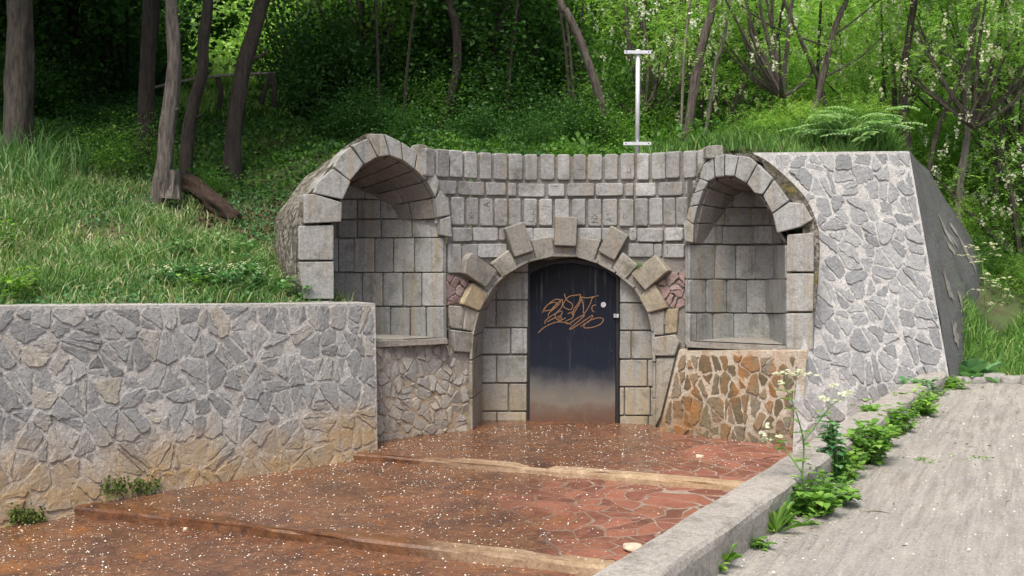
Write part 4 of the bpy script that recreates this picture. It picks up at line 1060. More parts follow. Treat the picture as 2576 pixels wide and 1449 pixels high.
TT = traced_tree
TT('tree', [(43, 405), (48, 250), (52, 110), (52, 0)], 12.5, (76, 56), M['bark'], 'thickest straight tree trunk at the left edge, lichen-spotted bark, tall grass at its foot', 'dark', 1.9, 4.5)
TT('tree', [(150, 345), (128, 250), (116, 110), (120, 0)], 17, (20, 14), M['bark_dark'], 'faint dark trunk in deep shade right behind the thickest trunk', 'dark', 1.6, 4)
TT('tree', [(374, 372), (370, 280), (365, 205), (376, 140), (388, 70), (392, 0)], 14, (24, 22), M['bark_dark'], 'slim crooked dark trunk, leftmost of the bent group', 'dark', .85, 4)
TT('tree', [(398, 490), (415, 400), (420, 320), (436, 200), (437, 110), (430, 0)], 11.9, (42, 32), M['bark_stub'], 'pale grey crooked trunk with a swollen foot beside a cut stump', 'dark', .85, 4.2, flare=1.7, nodes=((.42, .9, .25, .13),))
TT('tree', [(466, 450), (472, 355), (484, 272), (507, 192), (512, 100), (524, 0)], 12.6, (34, 27), M['bark_dark'], 'dark S-bent trunk directly behind the cut stump', 'dark', .85, 4.2, nodes=((.33, .9, .3, .18),))
TT('tree', [(584, 460), (588, 340), (604, 220), (626, 118), (660, 0)], 13, (40, 34), M['bark_dark'], 'dark trunk leaning right with a broken side stub, between the log and the niche', 'dark', .85, 4.5, nodes=((.44, .95, .35, .32),))
TT('tree', [(1082, 372), (1102, 320), (1128, 262), (1150, 160), (1146, 60), (1130, 0)], 15, (24, 20), M['bark_dark'], 'black leaning trunk behind the left end of the block wall', 'dark', .85, 3.5)
TT('tree', [(1523, 388), (1518, 285), (1492, 192), (1460, 103), (1425, 30), (1408, 0)], 14, (24, 18), M['bark'], 'leaning grey trunk rising leftwards behind the centre of the wall', 'mid', .7, 3.5)
TT('tree', [(1545, 330), (1560, 262), (1588, 175), (1612, 60), (1618, 0)], 17, (24, 20), M['bark_dark'], 'dark forked trunk behind the metal post', 'mid', .7, 4)
TT('tree', [(1728, 366), (1740, 262), (1757, 160), (1778, 70), (1797, 0)], 13.2, (26, 20), M['bark'], 'mottled dark trunk right of the metal post', 'locust', .8, 4)
TT('tree', [(1768, 378), (1790, 240), (1800, 160), (1818, 110), (1835, 0)], 13.6, (9, 7), M['bark_pale'], 'thin pale stem standing beside the mottled trunk', None, ext=3)
TT('tree', [(1712, 378), (1716, 260), (1722, 130), (1735, 0)], 13.8, (8, 6), M['bark_pale'], 'thinnest pale stem between the post and the mottled trunk', None, ext=3)
TT('tree', [(2034, 318), (2052, 262), (2066, 210), (2088, 120), (2096, 80), (2120, 20), (2130, 0)], 13.3, (18, 13), M['bark'], 'slender forked tree behind the leafy sapling on the right', 'locust', 1.6, 3, nodes=((.52, .75, .8, 1.6), (.36, .8, .6, 1.1), (.45, -.9, .45, 1.5)))
TT('tree', [(2282, 372), (2272, 281), (2276, 181), (2290, 60), (2300, 0)], 13.2, (22, 16), M['bark_dark'], 'dark trunk behind the top corner of the buttress', 'locust', 1.6, 3)
TT('tree', [(2413, 470), (2432, 345), (2430, 250), (2437, 173), (2450, 60), (2460, 0)], 13.4, (19, 14), M['bark_pale'], 'white-barked slender trunk at the right behind the buttress', 'locust', 1.6, 3, nodes=((.45, .8, .5, 1.6), (.5, -.7, .6, 1.2)))
TT('tree', [(2336, 405), (2345, 300), (2362, 200), (2380, 90), (2390, 0)], 18, (12, 9), M['bark'], 'thin brown trunk left of the white-barked one', 'locust', 1.5, 3)

def gtree(x, y, kind, hgt_, s, label, group, r=.09, low=0):
    z = h1(x, y); t = thing('tree', (x, y, z), label, 'tree', group); mb = MB()
    lean = rs.normal(size=2) * .5
    path = smoothline([Vector((x, y, z - .2)), Vector((x + lean[0] * .2, y + lean[1] * .2, z + hgt_ * .35)), Vector((x + lean[0], y + lean[1], z + hgt_ * .75)), Vector((x + lean[0] * 1.4, y + lean[1], z + hgt_))], 4)
    tube(mb, path, [r * (1 - .6 * i / len(path)) for i in range(len(path))], 8, rough=.15)
    mb.build('trunk', M['bark_dark'] if kind == 'dark' else M['bark'], t, True)
    crown_at(t, kind, path[-2], s)
    if low: crown_at(t, kind, Vector((x + rs.uniform(-.8, .8), y + rs.uniform(-.6, .6), z + hgt_ * .45)), s * .75, limb=False)
    return t
def vis_clear(x, y):                          # keep the sunlit clearing on the left open
    px = CX + x / y * F; return not (380 < px < 790 and y < 34)
def wood(n, px0, px1, y0, y1, kind, s0, s1, label, group, r):
    """trees whose crowns hang at every height that shows above the walls"""
    for i in range(n):
        for _ in range(40):
            y = y0 + (y1 - y0) * rs.rand()**1.3; px = px0 + (px1 - px0) * (i + rs.rand()) / n; x = (px - CX) / F * y
            if vis_clear(x, y): break
        zt = (HY - rs.uniform(-80, 340)) / F * y; g = h1(x, y); h_ = min(7, max(1.7, zt - g))
        gtree(x, y, kind, h_, rs.uniform(s0, s1), label, group, r, 1 if h_ > 3.2 else 0)
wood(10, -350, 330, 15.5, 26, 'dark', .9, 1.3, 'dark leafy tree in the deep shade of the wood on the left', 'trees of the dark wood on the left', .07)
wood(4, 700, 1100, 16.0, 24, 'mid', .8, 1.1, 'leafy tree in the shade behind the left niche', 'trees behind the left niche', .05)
wood(9, 860, 1500, 16.0, 27, 'dark', .75, 1.1, 'green leafy tree in the wood behind the left half of the wall', 'trees of the wood behind the wall', .05)  # dark leaves put shade into the colour of this evenly lit part
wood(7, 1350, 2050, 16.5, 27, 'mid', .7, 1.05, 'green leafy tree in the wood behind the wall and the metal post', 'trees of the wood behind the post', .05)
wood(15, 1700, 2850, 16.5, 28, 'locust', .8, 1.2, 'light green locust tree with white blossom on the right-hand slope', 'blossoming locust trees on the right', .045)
for (px, py, y, k_, lab) in ((1900, 180, 14.9, 'locust', 'locust tree with low light sprays right of the mottled trunk'), (2200, 120, 14.6, 'locust', 'bright locust tree above the buttress with hanging white blossom'), (2420, 40, 14.4, 'locust', 'bright locust crown in the upper right corner of the wood'),
                             (2560, 300, 14.4, 'locust', 'leafy locust tree low at the right edge of the picture'), (1660, 60, 15.2, 'locust', 'locust tree hanging white blossom beside the top of the metal post'), (2330, 60, 13.4, 'locust', 'locust crown with pale leaves over the top corner of the buttress'), (2500, 120, 13.6, 'locust', 'light locust crown overhanging the white-barked trunk'), (2090, -10, 13.6, 'locust', 'locust crown hanging at the top edge above the sapling'),
                             (2600, 560, 13.6, 'locust', 'low leafy locust sapling right of the buttress side')):
    x = (px - CX) / F * y; gtree(x, y, k_, max(1.3, (HY - py) / F * y - h1(x, y)), .78, lab, None, .04)
# unseen canopy added above the left bank so its shade darkens the wood
for (x, y, zc, s) in ((-7.5, 13, 5.4, 1.6), (-5, 13.5, 5.8, 1.1), (-9.5, 16, 6.2, 1.8), (-8.0, 18, 7, 1.7)):
    z = h1(x, y); t = thing('tree', (x, y, z), 'tall dark tree added over the left bank, its unseen crown shading the wood', 'tree', 'added shade trees over the left bank')
    mb = MB(); tube(mb, [Vector((x, y, z - .2)), Vector((x + .1, y, (z + zc) / 2)), Vector((x, y, zc))], [.12, .1, .06], 8); mb.build('trunk', M['bark_dark'], t)
    crown_at(t, 'dark', (x, y, zc), s, .8); crown_at(t, 'dark', (x + .8, y - .6, zc + 1.6), s, .7, limb=False)
def bush(x, y, kind, s, label, group, sz=1.0):
    s = min(s, .36 + max(0, y - 13.2) * .25) if group else s
    z = h1(x, y); t = thing('shrub', (x, y, z), label, 'shrub', group)
    place(BU[kind, rs.randint(3)], 'foliage', t, (0, 0, .45 * s * sz), (0, 0, rs.uniform(0, 6.28)), (s, s, s * sz)); return t
for i in range(60):
    for _ in range(40):
        y = rs.uniform(13.6, 26); px = rs.uniform(-250, 1250); x = (px - CX) / F * y
        if vis_clear(x, y) and not (px < 760 and y < 14.6): break
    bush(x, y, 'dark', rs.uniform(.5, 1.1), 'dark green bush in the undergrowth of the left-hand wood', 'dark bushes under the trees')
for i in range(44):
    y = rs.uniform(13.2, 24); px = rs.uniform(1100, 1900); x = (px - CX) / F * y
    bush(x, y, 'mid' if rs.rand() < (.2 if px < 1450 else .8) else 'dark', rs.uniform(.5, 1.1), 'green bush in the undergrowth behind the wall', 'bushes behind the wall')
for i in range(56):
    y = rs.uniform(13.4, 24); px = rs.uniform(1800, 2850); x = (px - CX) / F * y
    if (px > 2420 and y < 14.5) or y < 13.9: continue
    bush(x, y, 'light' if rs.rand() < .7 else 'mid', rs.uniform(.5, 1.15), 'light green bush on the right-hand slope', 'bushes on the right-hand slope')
for i in range(26):
    px = rs.uniform(2400, 2750); y = rs.uniform(12.9, 15.5); x = (px - CX) / F * y
    bush(x, y, 'light' if rs.rand() < .65 else 'mid', rs.uniform(.5, .8) + .2, 'leafy shrub crowding the verge right of the buttress', 'shrubs right of the buttress')
for i in range(12):
    px = rs.uniform(1880, 2330); y = rs.uniform(12.2, 13.4); x = (px - CX) / F * y
    bush(x, y, 'light', .42, 'low leafy bush in the grass on top of the buttress', 'low bushes above the buttress')
for i in range(46):
    y = rs.uniform(19, 38); px = -250 + 1550 * (i + rs.rand()) / 46; x = (px - CX) / F * y
    if 400 < px < 770: continue
    bush(x, y, 'mid' if rs.rand() < .3 else 'dark', rs.uniform(1.0, 1.9), 'large green bush on the upper slope in the left part of the wood', 'large bushes on the upper slope, left', 1.2)  # mostly dark leaf colour, standing in for shade on this slope
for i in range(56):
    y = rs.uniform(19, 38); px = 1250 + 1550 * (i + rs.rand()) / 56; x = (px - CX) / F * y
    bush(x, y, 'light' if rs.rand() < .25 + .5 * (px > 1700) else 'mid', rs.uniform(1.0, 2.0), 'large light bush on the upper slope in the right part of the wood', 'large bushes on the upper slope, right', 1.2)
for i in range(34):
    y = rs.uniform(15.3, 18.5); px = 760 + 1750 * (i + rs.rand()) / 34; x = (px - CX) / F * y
    bush(x, y, 'dark' if px < 1400 else 'mid' if px < 1750 else 'light', rs.uniform(.65, 1.0), 'tall leafy shrub between the trunks just behind the wall', 'tall shrubs between the trunks', 1.35)  # left of centre the shade is painted by the dark leaf colour
# thin saplings
for i in range(16):
    y = rs.uniform(13.5, 20); px = rs.uniform(950, 2050); x = (px - CX) / F * y; z = h1(x, y)
    t = thing('sapling', (x, y, z), 'thin bare sapling stem standing in the wood behind the wall', 'sapling', 'thin saplings in the wood'); mb = MB(); dx = rs.normal() * .35
    tube(mb, smoothline([Vector((x, y, z - .1)), Vector((x + dx * .3, y, z + 1.6)), Vector((x + dx, y + .1, z + 3.6)), Vector((x + dx * 1.2, y + .1, z + 5))], 4), [.026 - .0014 * k for k in range(13)], 6)
    mb.build('stem', M['bark_dark'] if rs.rand() < .6 else M['bark'], t)

# ---------------------------------------------------------------- grass and ground cover (nobody could count it)
def blades(name, x0, x1, y0, y1, n, h, mat, cond, label, w=.006, droop=.45, seed=.12, clump=.6):
    x = rs.uniform(x0, x1, n); y = rs.uniform(y0, y1, n)
    k = cond(x, y) & ~inpoly(x, y, CHANNEL) & ~inpoly(x, y, ROAD); x, y = x[k], y[k]; n = len(x); z = hgt(x, y)
    dens = .5 + .5 * np.sin(x * 3.1 + 2 * np.sin(y * 2.3)) * np.sin(y * 3.7 + np.sin(x * 1.9))
    k = rs.rand(n) < clump + (1 - clump) * dens; x, y, z, dens = x[k], y[k], z[k], dens[k]; n = len(x)
    hh = h * rs.uniform(.5, 1.35, n) * (.65 + .6 * dens); a = rs.uniform(0, 6.28, n)
    d = np.stack([np.cos(a), np.sin(a), np.zeros(n)], 1); wv = np.stack([-np.sin(a), np.cos(a), np.zeros(n)], 1)
    a2 = rs.uniform(0, 6.28, n); wv = np.stack([np.cos(a2), np.sin(a2), np.zeros(n)], 1) * (w * rs.uniform(.6, 1.5, n))[:, None]
    b = np.stack([x, y, z - .02], 1); dr = droop * rs.uniform(.3, 1.6, n)[:, None]
    m = b + d * hh[:, None] * dr * .35 + np.array([0, 0, 1]) * (hh * .62)[:, None]
    t = b + d * hh[:, None] * dr + np.array([0, 0, 1]) * (hh * (1.0 - .25 * dr[:, 0]))[:, None]
    V = np.stack([b - wv, b + wv, m + wv * .9, m - wv * .9, t + wv * .15, t - wv * .15], 1).reshape(-1, 3)
    i = np.arange(n)[:, None] * 6; Fc = np.concatenate([i + np.array([0, 1, 2, 3]), i + np.array([3, 2, 4, 5])])
    tn = np.clip(.38 + .2 * rs.normal(size=n), 0, .78); sd = rs.rand(n) < seed * (.4 + 1.2 * (1 - dens)); tn[sd] = rs.uniform(.82, 1, sd.sum())
    o = npmesh(name, V, Fc, np.tile(tn, 2), mat); tag(o, label, kind='stuff'); return o
bankc = lambda x, y: (x < -1.9 + 0 * y) & (y < 13.6)
blades('grass', -8, -1.7, 7.0, 13.2, 95000, .19, M['grass'], lambda x, y: (y < 12.6 + .3 * np.sin(x * 2)) & ~((x > -3.7) & (y > 11.3)), 'rough green bank grass with dry seed heads above the retaining wall', .0052, .8, .32, .12)
blades('grass', -6.8, -5.2, 11.2, 12.8, 1200, .40, M['grass'], lambda x, y: x < 100, 'tall bluish grass at the foot of the thickest trunk', .008, .35, .05)
blades('grass', -4.0, -1.6, 9.5, 12.5, 4500, .12, M['grass'], lambda x, y: x < 100, 'thin grass near the left niche', .005, .6, .3, .2)
blades('grass', 1.6, 5.2, 11.5, 13.0, 11000, .20, M['grass_light'], lambda x, y: x > -9, 'bright grass along the top of the buttress wall', .007, .5, .12)
blades('grass', 4.6, 9, 11.2, 13.2, 30000, .19, M['grass_light'], lambda x, y: y < 12.4 + .3 * np.sin(x * 3), 'bright verge grass at the far end of the road', .007, .5, .08)
blades('grass', -9, -3.5, 15.5, 33, 60000, .32, M['grass_light'], lambda x, y: ((CX + x / y * F) > 440) & ((CX + x / y * F) < 740), 'sunlit meadow grass in the clearing', .016, .5, .15)
def cover(name, x0, x1, y0, y1, n, s, mat, label, zmax=.25, cond=None):
    x = rs.uniform(x0, x1, n); y = rs.uniform(y0, y1, n); k = ~inpoly(x, y, CHANNEL) & ~inpoly(x, y, ROAD)
    if cond is not None: k &= cond(x, y)
    x, y = x[k], y[k]; n = len(x)
    hum = .35 + .65 * np.abs(np.sin(x * 1.9 + y) * np.sin(y * 1.7 - x * .6))
    z = hgt(x, y) + rs.rand(n) * zmax * hum
    l = s * rs.uniform(.6, 1.5, n); V, Fc = leafquads(np.stack([x, y, z], 1), rnd_dirs(n, -.1), rnd_dirs(n, 1.2), l, l * .65)
    o = npmesh(name, V, Fc, np.clip(.45 + .25 * rs.normal(size=n), 0, 1), mat); tag(o, label, kind='stuff')
cover('ground_cover', -10, .4, 12.3, 24, 60000, .065, M['leaf_dark'], 'dark ivy and low plants carpeting the floor of the wood', .35, lambda x, y: ~(((CX + x / y * F) > 500) & ((CX + x / y * F) < 665) & (y > 17)))
cover('ground_cover', .5, 12, 12.6, 24, 50000, .07, M['leaf_mid'], 'low green plants on the slope behind the wall', .4)
cover('ground_cover', -14, 14, 24, 46, 70000, .13, M['leaf_light'], 'green undergrowth of the far upper slope', .9)
cover('leaf_litter', -8, -1.8, 7.2, 13, 9000, .035, M['litter'], 'brown leaf litter between the grass on the bank', .02)
cover('low_weeds', -7, -1.8, 7.2, 12.8, 26000, .04, M['weed_cool'], 'patches of low broad-leaved weeds in the bank grass', .16, lambda x, y: (np.sin(x * 2.3 + 1.2 * np.sin(y * 1.4)) * np.sin(y * 2.1 + x * .7) > .25) | ((x > -4.2) & (y < 10.4) & (rs.rand(len(x)) < .5)))
cover('low_weeds', -7, 1.0, 12.6, 16, 16000, .05, M['leaf_mid'], 'low green plants between the trunks of the wood', .3)
cover('leaf_litter', -3.8, -1.9, 10.6, 12.6, 4500, .05, M['litter'], 'brown earth and fallen leaves beside the left niche', .03)

# ---------------------------------------------------------------- single plants
def leaf6(mb, p, d, up, L, W, fold=.25, tint=.5, lobes=False):
    d = d.normalized(); s_ = d.cross(up)
    if s_.length < 1e-4: s_ = d.orthogonal()
    s_.normalize(); n = s_.cross(d).normalized()
    c0, c1_, c2_, c3_ = p, p + d * L * .35, p + d * L * .72 - n * L * .03, p + d * L - n * L * .12
    if lobes:
        ol = [(.05, .12), (.18, .5), (.30, .30), (.48, .52), (.60, .26), (.78, .30), (.86, .12)]
    else: ol = [(.10, .22), (.28, .46), (.50, .5), (.72, .36), (.88, .18)]
    Lv = [p + d * L * a + s_ * W * b + n * W * fold * b for a, b in ol]; Rv = [p + d * L * a - s_ * W * b + n * W * fold * b for a, b in ol]
    Cv = [p + d * L * a - n * L * .12 * a * a for a, b in ol]
    vs = [p] + Lv + Rv + Cv + [c3_]; m = len(ol); fs = [(0, 1 + 2 * m, 1), (0, 1 + m, 1 + 2 * m)]
    for i in range(m - 1):
        fs += [(1 + i, 1 + 2 * m + i, 2 + 2 * m + i, 2 + i), (1 + 2 * m + i, 1 + m + i, 2 + m + i, 2 + 2 * m + i)]
    fs += [(m, 3 * m, 3 * m + 1), (3 * m, 2 * m, 3 * m + 1)]
    mb.add(vs, fs, tint)
RR = random.Random(5)
def rosette(name, base, n, L, W, mat, label, cat='plant', el=(40, 80), group=None, lobes=False):
    t = thing(name, base, label, cat, group); mb = MB()
    for i in range(n):
        a = RR.uniform(0, 6.28); e = R(RR.uniform(*el)); d = Vector((math.cos(a) * math.cos(e), math.sin(a) * math.cos(e), math.sin(e)))
        leaf6(mb, Vector(base), d, Vector((0, 0, 1)), L * RR.uniform(.6, 1.15), W * RR.uniform(.7, 1.2), .35, RR.uniform(.2, 1), lobes)
    mb.build('leaves', mat, t, True); return t
def leafy(name, base, rad, hg, nst, nl, L, mat, label, cat='plant', group=None, lean=(0, 0), lobes=True, flowers=0):
    """stems with leaves set along them"""
    t = thing(name, base, label, cat, group); B = Vector(base); ms, ml, mf = MB(), MB(), MB()
    for i in range(nst):
        a = RR.uniform(0, 6.28); r = rad * RR.random()**.5; foot = B + Vector((math.cos(a) * r * .4, math.sin(a) * r * .4, -.02))
        tip = B + Vector((math.cos(a) * r + lean[0], math.sin(a) * r + lean[1], hg * RR.uniform(.55, 1.05)))
        path = smoothline([foot, foot.lerp(tip, .5) + Vector((0, 0, hg * .08)), tip], 4); tube(ms, path, [.004 - .0003 * k for k in range(len(path))], 4, cap=False)
        for k in range(nl):
            q = path[min(len(path) - 1, int(RR.uniform(.1, 1) * len(path)))]; a2 = RR.uniform(0, 6.28); e = R(RR.uniform(-25, 35))
            d = Vector((math.cos(a2) * math.cos(e), math.sin(a2) * math.cos(e), math.sin(e)))
            leaf6(ml, q + d * L * .25, d, Vector((0, 0, 1)), L * RR.uniform(.6, 1.3), L * RR.uniform(.75, 1.05), .2, RR.random(), lobes)
        if flowers and RR.random() < flowers:
            for k in range(5):
                c_ = tip + Vector((RR.gauss(0, .012), RR.gauss(0, .012), RR.gauss(.02, .01)))
                mf.add([c_ + Vector((.010 * math.cos(q_), .010 * math.sin(q_), RR.gauss(0, .003))) for q_ in (0, 1.26, 2.5, 3.8, 5)], [(0, 1, 2, 3, 4)], RR.random())
    ms.build('stem', M['stem'], t); ml.build('leaves', mat, t, True)
    if mf.v: mf.build('flowers', M['blossom'], t)
    return t
def onroad(px, py, z=-1.60):
    Y = -z * F / (py - HY); return Vector(((px - CX) / F * Y, Y, z))
# along the kerb
rosette('dock_plant', onroad(1812, 1425), 13, .155, .062, M['weed'], 'broad-leaved dock plant at the foot of the kerb, nearest the viewer', el=(35, 85))
leafy('weed', onroad(1795, 1436), 0.08, .05, 9, 6, .035, M['weed'], 'tiny low weed at the foot of the dock plant by the kerb')
leafy('weed', onroad(1905, 1378), 0.08, .05, 7, 7, .045, M['weed'], 'small yellowish weed between the dock and the grass-like tuft')
rosette('weed', onroad(1952, 1340), 34, .19, .022, M['weed'], 'spiky tuft of narrow leaves against the kerb', el=(20, 85))
rosette('weed', onroad(1962, 1318), 7, .17, .062, M['weed_cool'], 'upright broad leaves behind the spiky tuft', el=(45, 85))
leafy('weed', onroad(2040, 1290), 0.20, .17, 33, 9, .062, M['weed'], 'leafy weed cluster around the foot of the flowering cow parsley')
leafy('weed', onroad(2080, 1270), 0.11, .10, 13, 8, .062, M['weed'], 'pale small-leaved weed spilling onto the road', lean=(.07, -.05))
leafy('weed', onroad(2098, 1215), 0.07, .44, 10, 14, .062, M['weed_cool'], 'tall leafy weed standing above the kerb edge')
leafy('weed', onroad(2120, 1205), 0.14, .22, 21, 9, .062, M['weed'], 'bushy weed beside the tall leafy one')
leafy('weed', onroad(2178, 1165), 0.20, .27, 36, 10, .062, M['weed'], 'big bushy weed halfway along the kerb')
leafy('weed', onroad(2215, 1130), 0.11, .20, 18, 9, .062, M['weed'], 'dense round weed right behind the big bushy one')
leafy('weed', onroad(2252, 1092), 0.23, .24, 39, 10, .062, M['weed'], 'spreading weed leaning over the kerb, third from its far end', lean=(-.1, 0))
leafy('weed', onroad(2300, 1045), 0.25, .20, 39, 10, .062, M['weed'], 'leafy weed near the far end of the kerb')
leafy('weed', onroad(2330, 1010), 0.18, .22, 27, 10, .062, M['weed_cool'], 'upright weed just before the kerb end', lean=(-.1, 0))
leafy('weed', onroad(2395, 985), 0.14, .12, 15, 9, .062, M['weed'], 'low weed beyond the kerb end')
leafy('weed', onroad(2330, 1165), 0.11, .02, 21, 6, .02, M['weed'], 'flat little weed growing in the road', lobes=False)
leafy('weed', onroad(2440, 1158), 0.14, .02, 21, 6, .02, M['weed'], 'flat patch of weed in the road nearer the right edge', lobes=False)
for k, t_ in enumerate([i / 13 for i in range(14)]):
    px = 1990 + (2380 - 1990) * t_; py = 1315 + (975 - 1315) * t_ + 6 * math.sin(k * 2.1)
    leafy('weed', onroad(px, py), .14, .09 + .05 * (k % 3), 12, 7, .05, M['weed'], 'low weed in the continuous strip growing along the foot of the kerb', group='low weeds along the kerb')
def umbel(mb, c, r, n=46):
    for i in range(n):
        a = RR.uniform(0, 6.28); q = RR.random()**.5; p = c + Vector((math.cos(a) * q * r, math.sin(a) * q * r, (1 - q * q) * r * .35 + RR.gauss(0, .003)))
        s_ = .0072 * RR.uniform(.7, 1.3); nrm = Vector((math.cos(a) * q * .4, math.sin(a) * q * .4, 1)).normalized(); u = nrm.orthogonal().normalized(); v = nrm.cross(u)
        mb.add([p + u * s_ * math.cos(k) + v * s_ * math.sin(k) for k in (0, 1.26, 2.5, 3.8, 5)], [(0, 1, 2, 3, 4)], RR.random())
def parsley(base, heads, Y, label, sc_=1.0, leafn=14):
    t = thing('cow_parsley', base, label, 'wildflower'); ms, mf, ml = MB(), MB(), MB(); B = Vector(base)
    fork = None
    for grp in heads:
        stem = [P(x, y, Y + RR.uniform(-.05, .05)) for x, y in grp[0]]
        pth = smoothline([B] + stem if grp[2] else stem, 4); tube(ms, pth, [.006 * sc_ - .0035 * sc_ * k / len(pth) for k in range(len(pth))], 6)
        top = pth[-1]
        for (x, y) in grp[1]:
            c = P(x, y, Y + RR.uniform(-.05, .05)); tube(ms, [top, top.lerp(c, .6) + Vector((0, 0, -.004)), c], .0013, 4, cap=False)
            for k in range(5):
                c2_ = c + Vector((RR.gauss(0, .016), RR.gauss(0, .016), RR.gauss(0, .005))) * sc_; umbel(mf, c2_, .013 * sc_, 14)
        for q in pth[2:-2:2]:
            for k in range(2):
                a = RR.uniform(0, 6.28); d = Vector((math.cos(a), math.sin(a), .1)); leaf6(ml, q, d, Vector((0, 0, 1)), .07, .035, .2, RR.random(), True)
    ms.build('stem', M['stem'], t, True); mf.build('umbels', M['blossom'], t); ml.build('leaves', M['weed'], t, True)
b_ = onroad(2015, 1290)
parsley(b_, [([(2018, 1200), (2022, 1120), (2010, 1060), (1990, 1005), (1972, 970)], [(1958, 940), (1975, 935), (2000, 942), (2015, 935), (1962, 965), (2028, 940)], True),
             ([(2018, 1190), (1975, 1130), (1945, 1100)], [(1928, 1072), (1920, 1090), (1955, 1095), (1925, 1105)], False),
             ([(2022, 1110), (2060, 1060), (2090, 1020)], [(2068, 998), (2085, 1005), (2120, 990), (2140, 985), (2110, 1008), (2098, 972)], False)], b_.y, 'tall cow parsley with white umbels leaning over the kerb')
b_ = P(2482, 860, 11.9); b_.z = h1(b_.x, b_.y)
parsley(b_, [([(2480, 800), (2478, 740), (2476, 690)], [(2468, 655), (2475, 700), (2500, 705), (2452, 660), (2486, 690), (2465, 730)], True),
             ([(2478, 720), (2470, 660), (2466, 640)], [(2440, 620), (2455, 625), (2490, 615), (2505, 625), (2425, 640), (2448, 645), (2515, 640)], False),
             ([(2480, 790), (2510, 760), (2520, 755)], [(2505, 720), (2530, 728), (2540, 745), (2520, 765), (2498, 762), (2535, 700)], False)], b_.y, 'tall wildflower with many white umbels beside the buttress edge', 1.9)
b_ = P(2440, 965, 11.25); b_.z = -1.6
rosette('burdock_plant', b_, 24, .42, .25, M['weed_cool'], 'large-leaved burdock on the verge behind the kerb end', el=(5, 65))
# bank plants
def onbank(px, Y):
    x = (px - CX) / F * Y; return Vector((x, Y, h1(x, Y)))
for (px, Y, r, hg, n, lab, fl) in ((560, 9.75, .22, .26, 26, 'white-flowering leafy weed in the middle of the bank edge', .9), (620, 9.95, .25, .25, 26, 'leafy weed with white flowers near the niche end of the bank', .7),
                                   (690, 10.1, .22, .2, 22, 'green leafy weed just before the left niche', 0), (750, 10.15, .15, .18, 14, 'weed touching the jamb of the left niche', 0), (490, 9.6, .2, .18, 18, 'low leafy weed at the bank edge, left of the white flowers', .2),
                                   (420, 9.6, .15, .2, 12, 'small weed with one pale flower head on the bank', .4), (25, 8.55, .28, .32, 26, 'yellow-green leafy weed at the left edge above the wall', 0), (60, 8.7, .18, .22, 14, 'smaller yellow-green weed next to the left-edge one', 0),
                                   (590, 10.6, .2, .22, 16, 'leafy weed on the bank behind the white flowers', .5), (5, 9.6, .2, .3, 14, 'leafy weed on the bank at the far left edge, higher up', 0)):
    leafy('weed', onbank(px, Y), r, hg, n, 7, .055, M['weed_cool'] if 'left' not in lab or 'edge' not in lab else M['weed'], lab, flowers=fl, lobes=False)
for k in range(16):
    px = RR.uniform(400, 790); Y = RR.uniform(9.6, 10.5) + (px - 400) / 390 * .35
    leafy('weed', onbank(px, Y), .16, RR.uniform(.10, .22), 11, 7, .045, M['weed_cool'], 'leafy weed in the green tangle at the niche end of the bank', group='weeds on the bank near the niche', flowers=.15, lobes=False)
for (px, Y, s_, lab) in ((325, 12.6, .55, 'dark leafy bush left of the pale crooked trunk'), (520, 12.4, .3, 'small green bush in front of the fallen log')):
    q = onbank(px, Y); bush(q.x, q.y, 'mid', s_, lab, None)
# locust sapling on top of the buttress
q = P(2130, 378, 12.0)
t = thing('locust_sapling', (q.x, q.y, h1(q.x, q.y)), 'young locust sapling with pale feathery leaves above the buttress wall', 'sapling')
ms, ml = MB(), MB(); B = Vector((q.x, q.y, h1(q.x, q.y)))
for i in range(9):
    a = RR.uniform(-1, 1); tip = B + Vector((a * .62, RR.uniform(-.3, .1), RR.uniform(.15, .62))); pth = smoothline([B, B.lerp(tip, .5) + Vector((0, 0, .06)), tip], 4)
    tube(ms, pth, .005, 4, cap=False)
    for k in range(6):
        st = pth[RR.randint(3, len(pth) - 1)]; an = RR.uniform(0, 6.28); d = Vector((math.cos(an), math.sin(an) * .7, .25)); L_ = RR.uniform(.26, .42); sd = d.cross(Vector((0, 0, 1))).normalized()
        for j in range(1, 8):
            u = j / 8; p_ = st + d * L_ * u + Vector((0, 0, -.13 * u * u))
            for sg in (-1, 1): leaf6(ml, p_, sd * sg + d * .3 + Vector((0, 0, -.25)), Vector((0, 0, 1)), .085, .042, .1, RR.uniform(.5, 1))
ms.build('stem', M['stem'], t); ml.build('leaves', M['sapling'], t, True)
q = WALL.at(1580, 605, .2)
leafy('weed', WALL.at(1615, 668, .12), .035, .05, 7, 4, .022, M['weed'], 'tiny weed sprouting from a joint above the door arch', lobes=False)

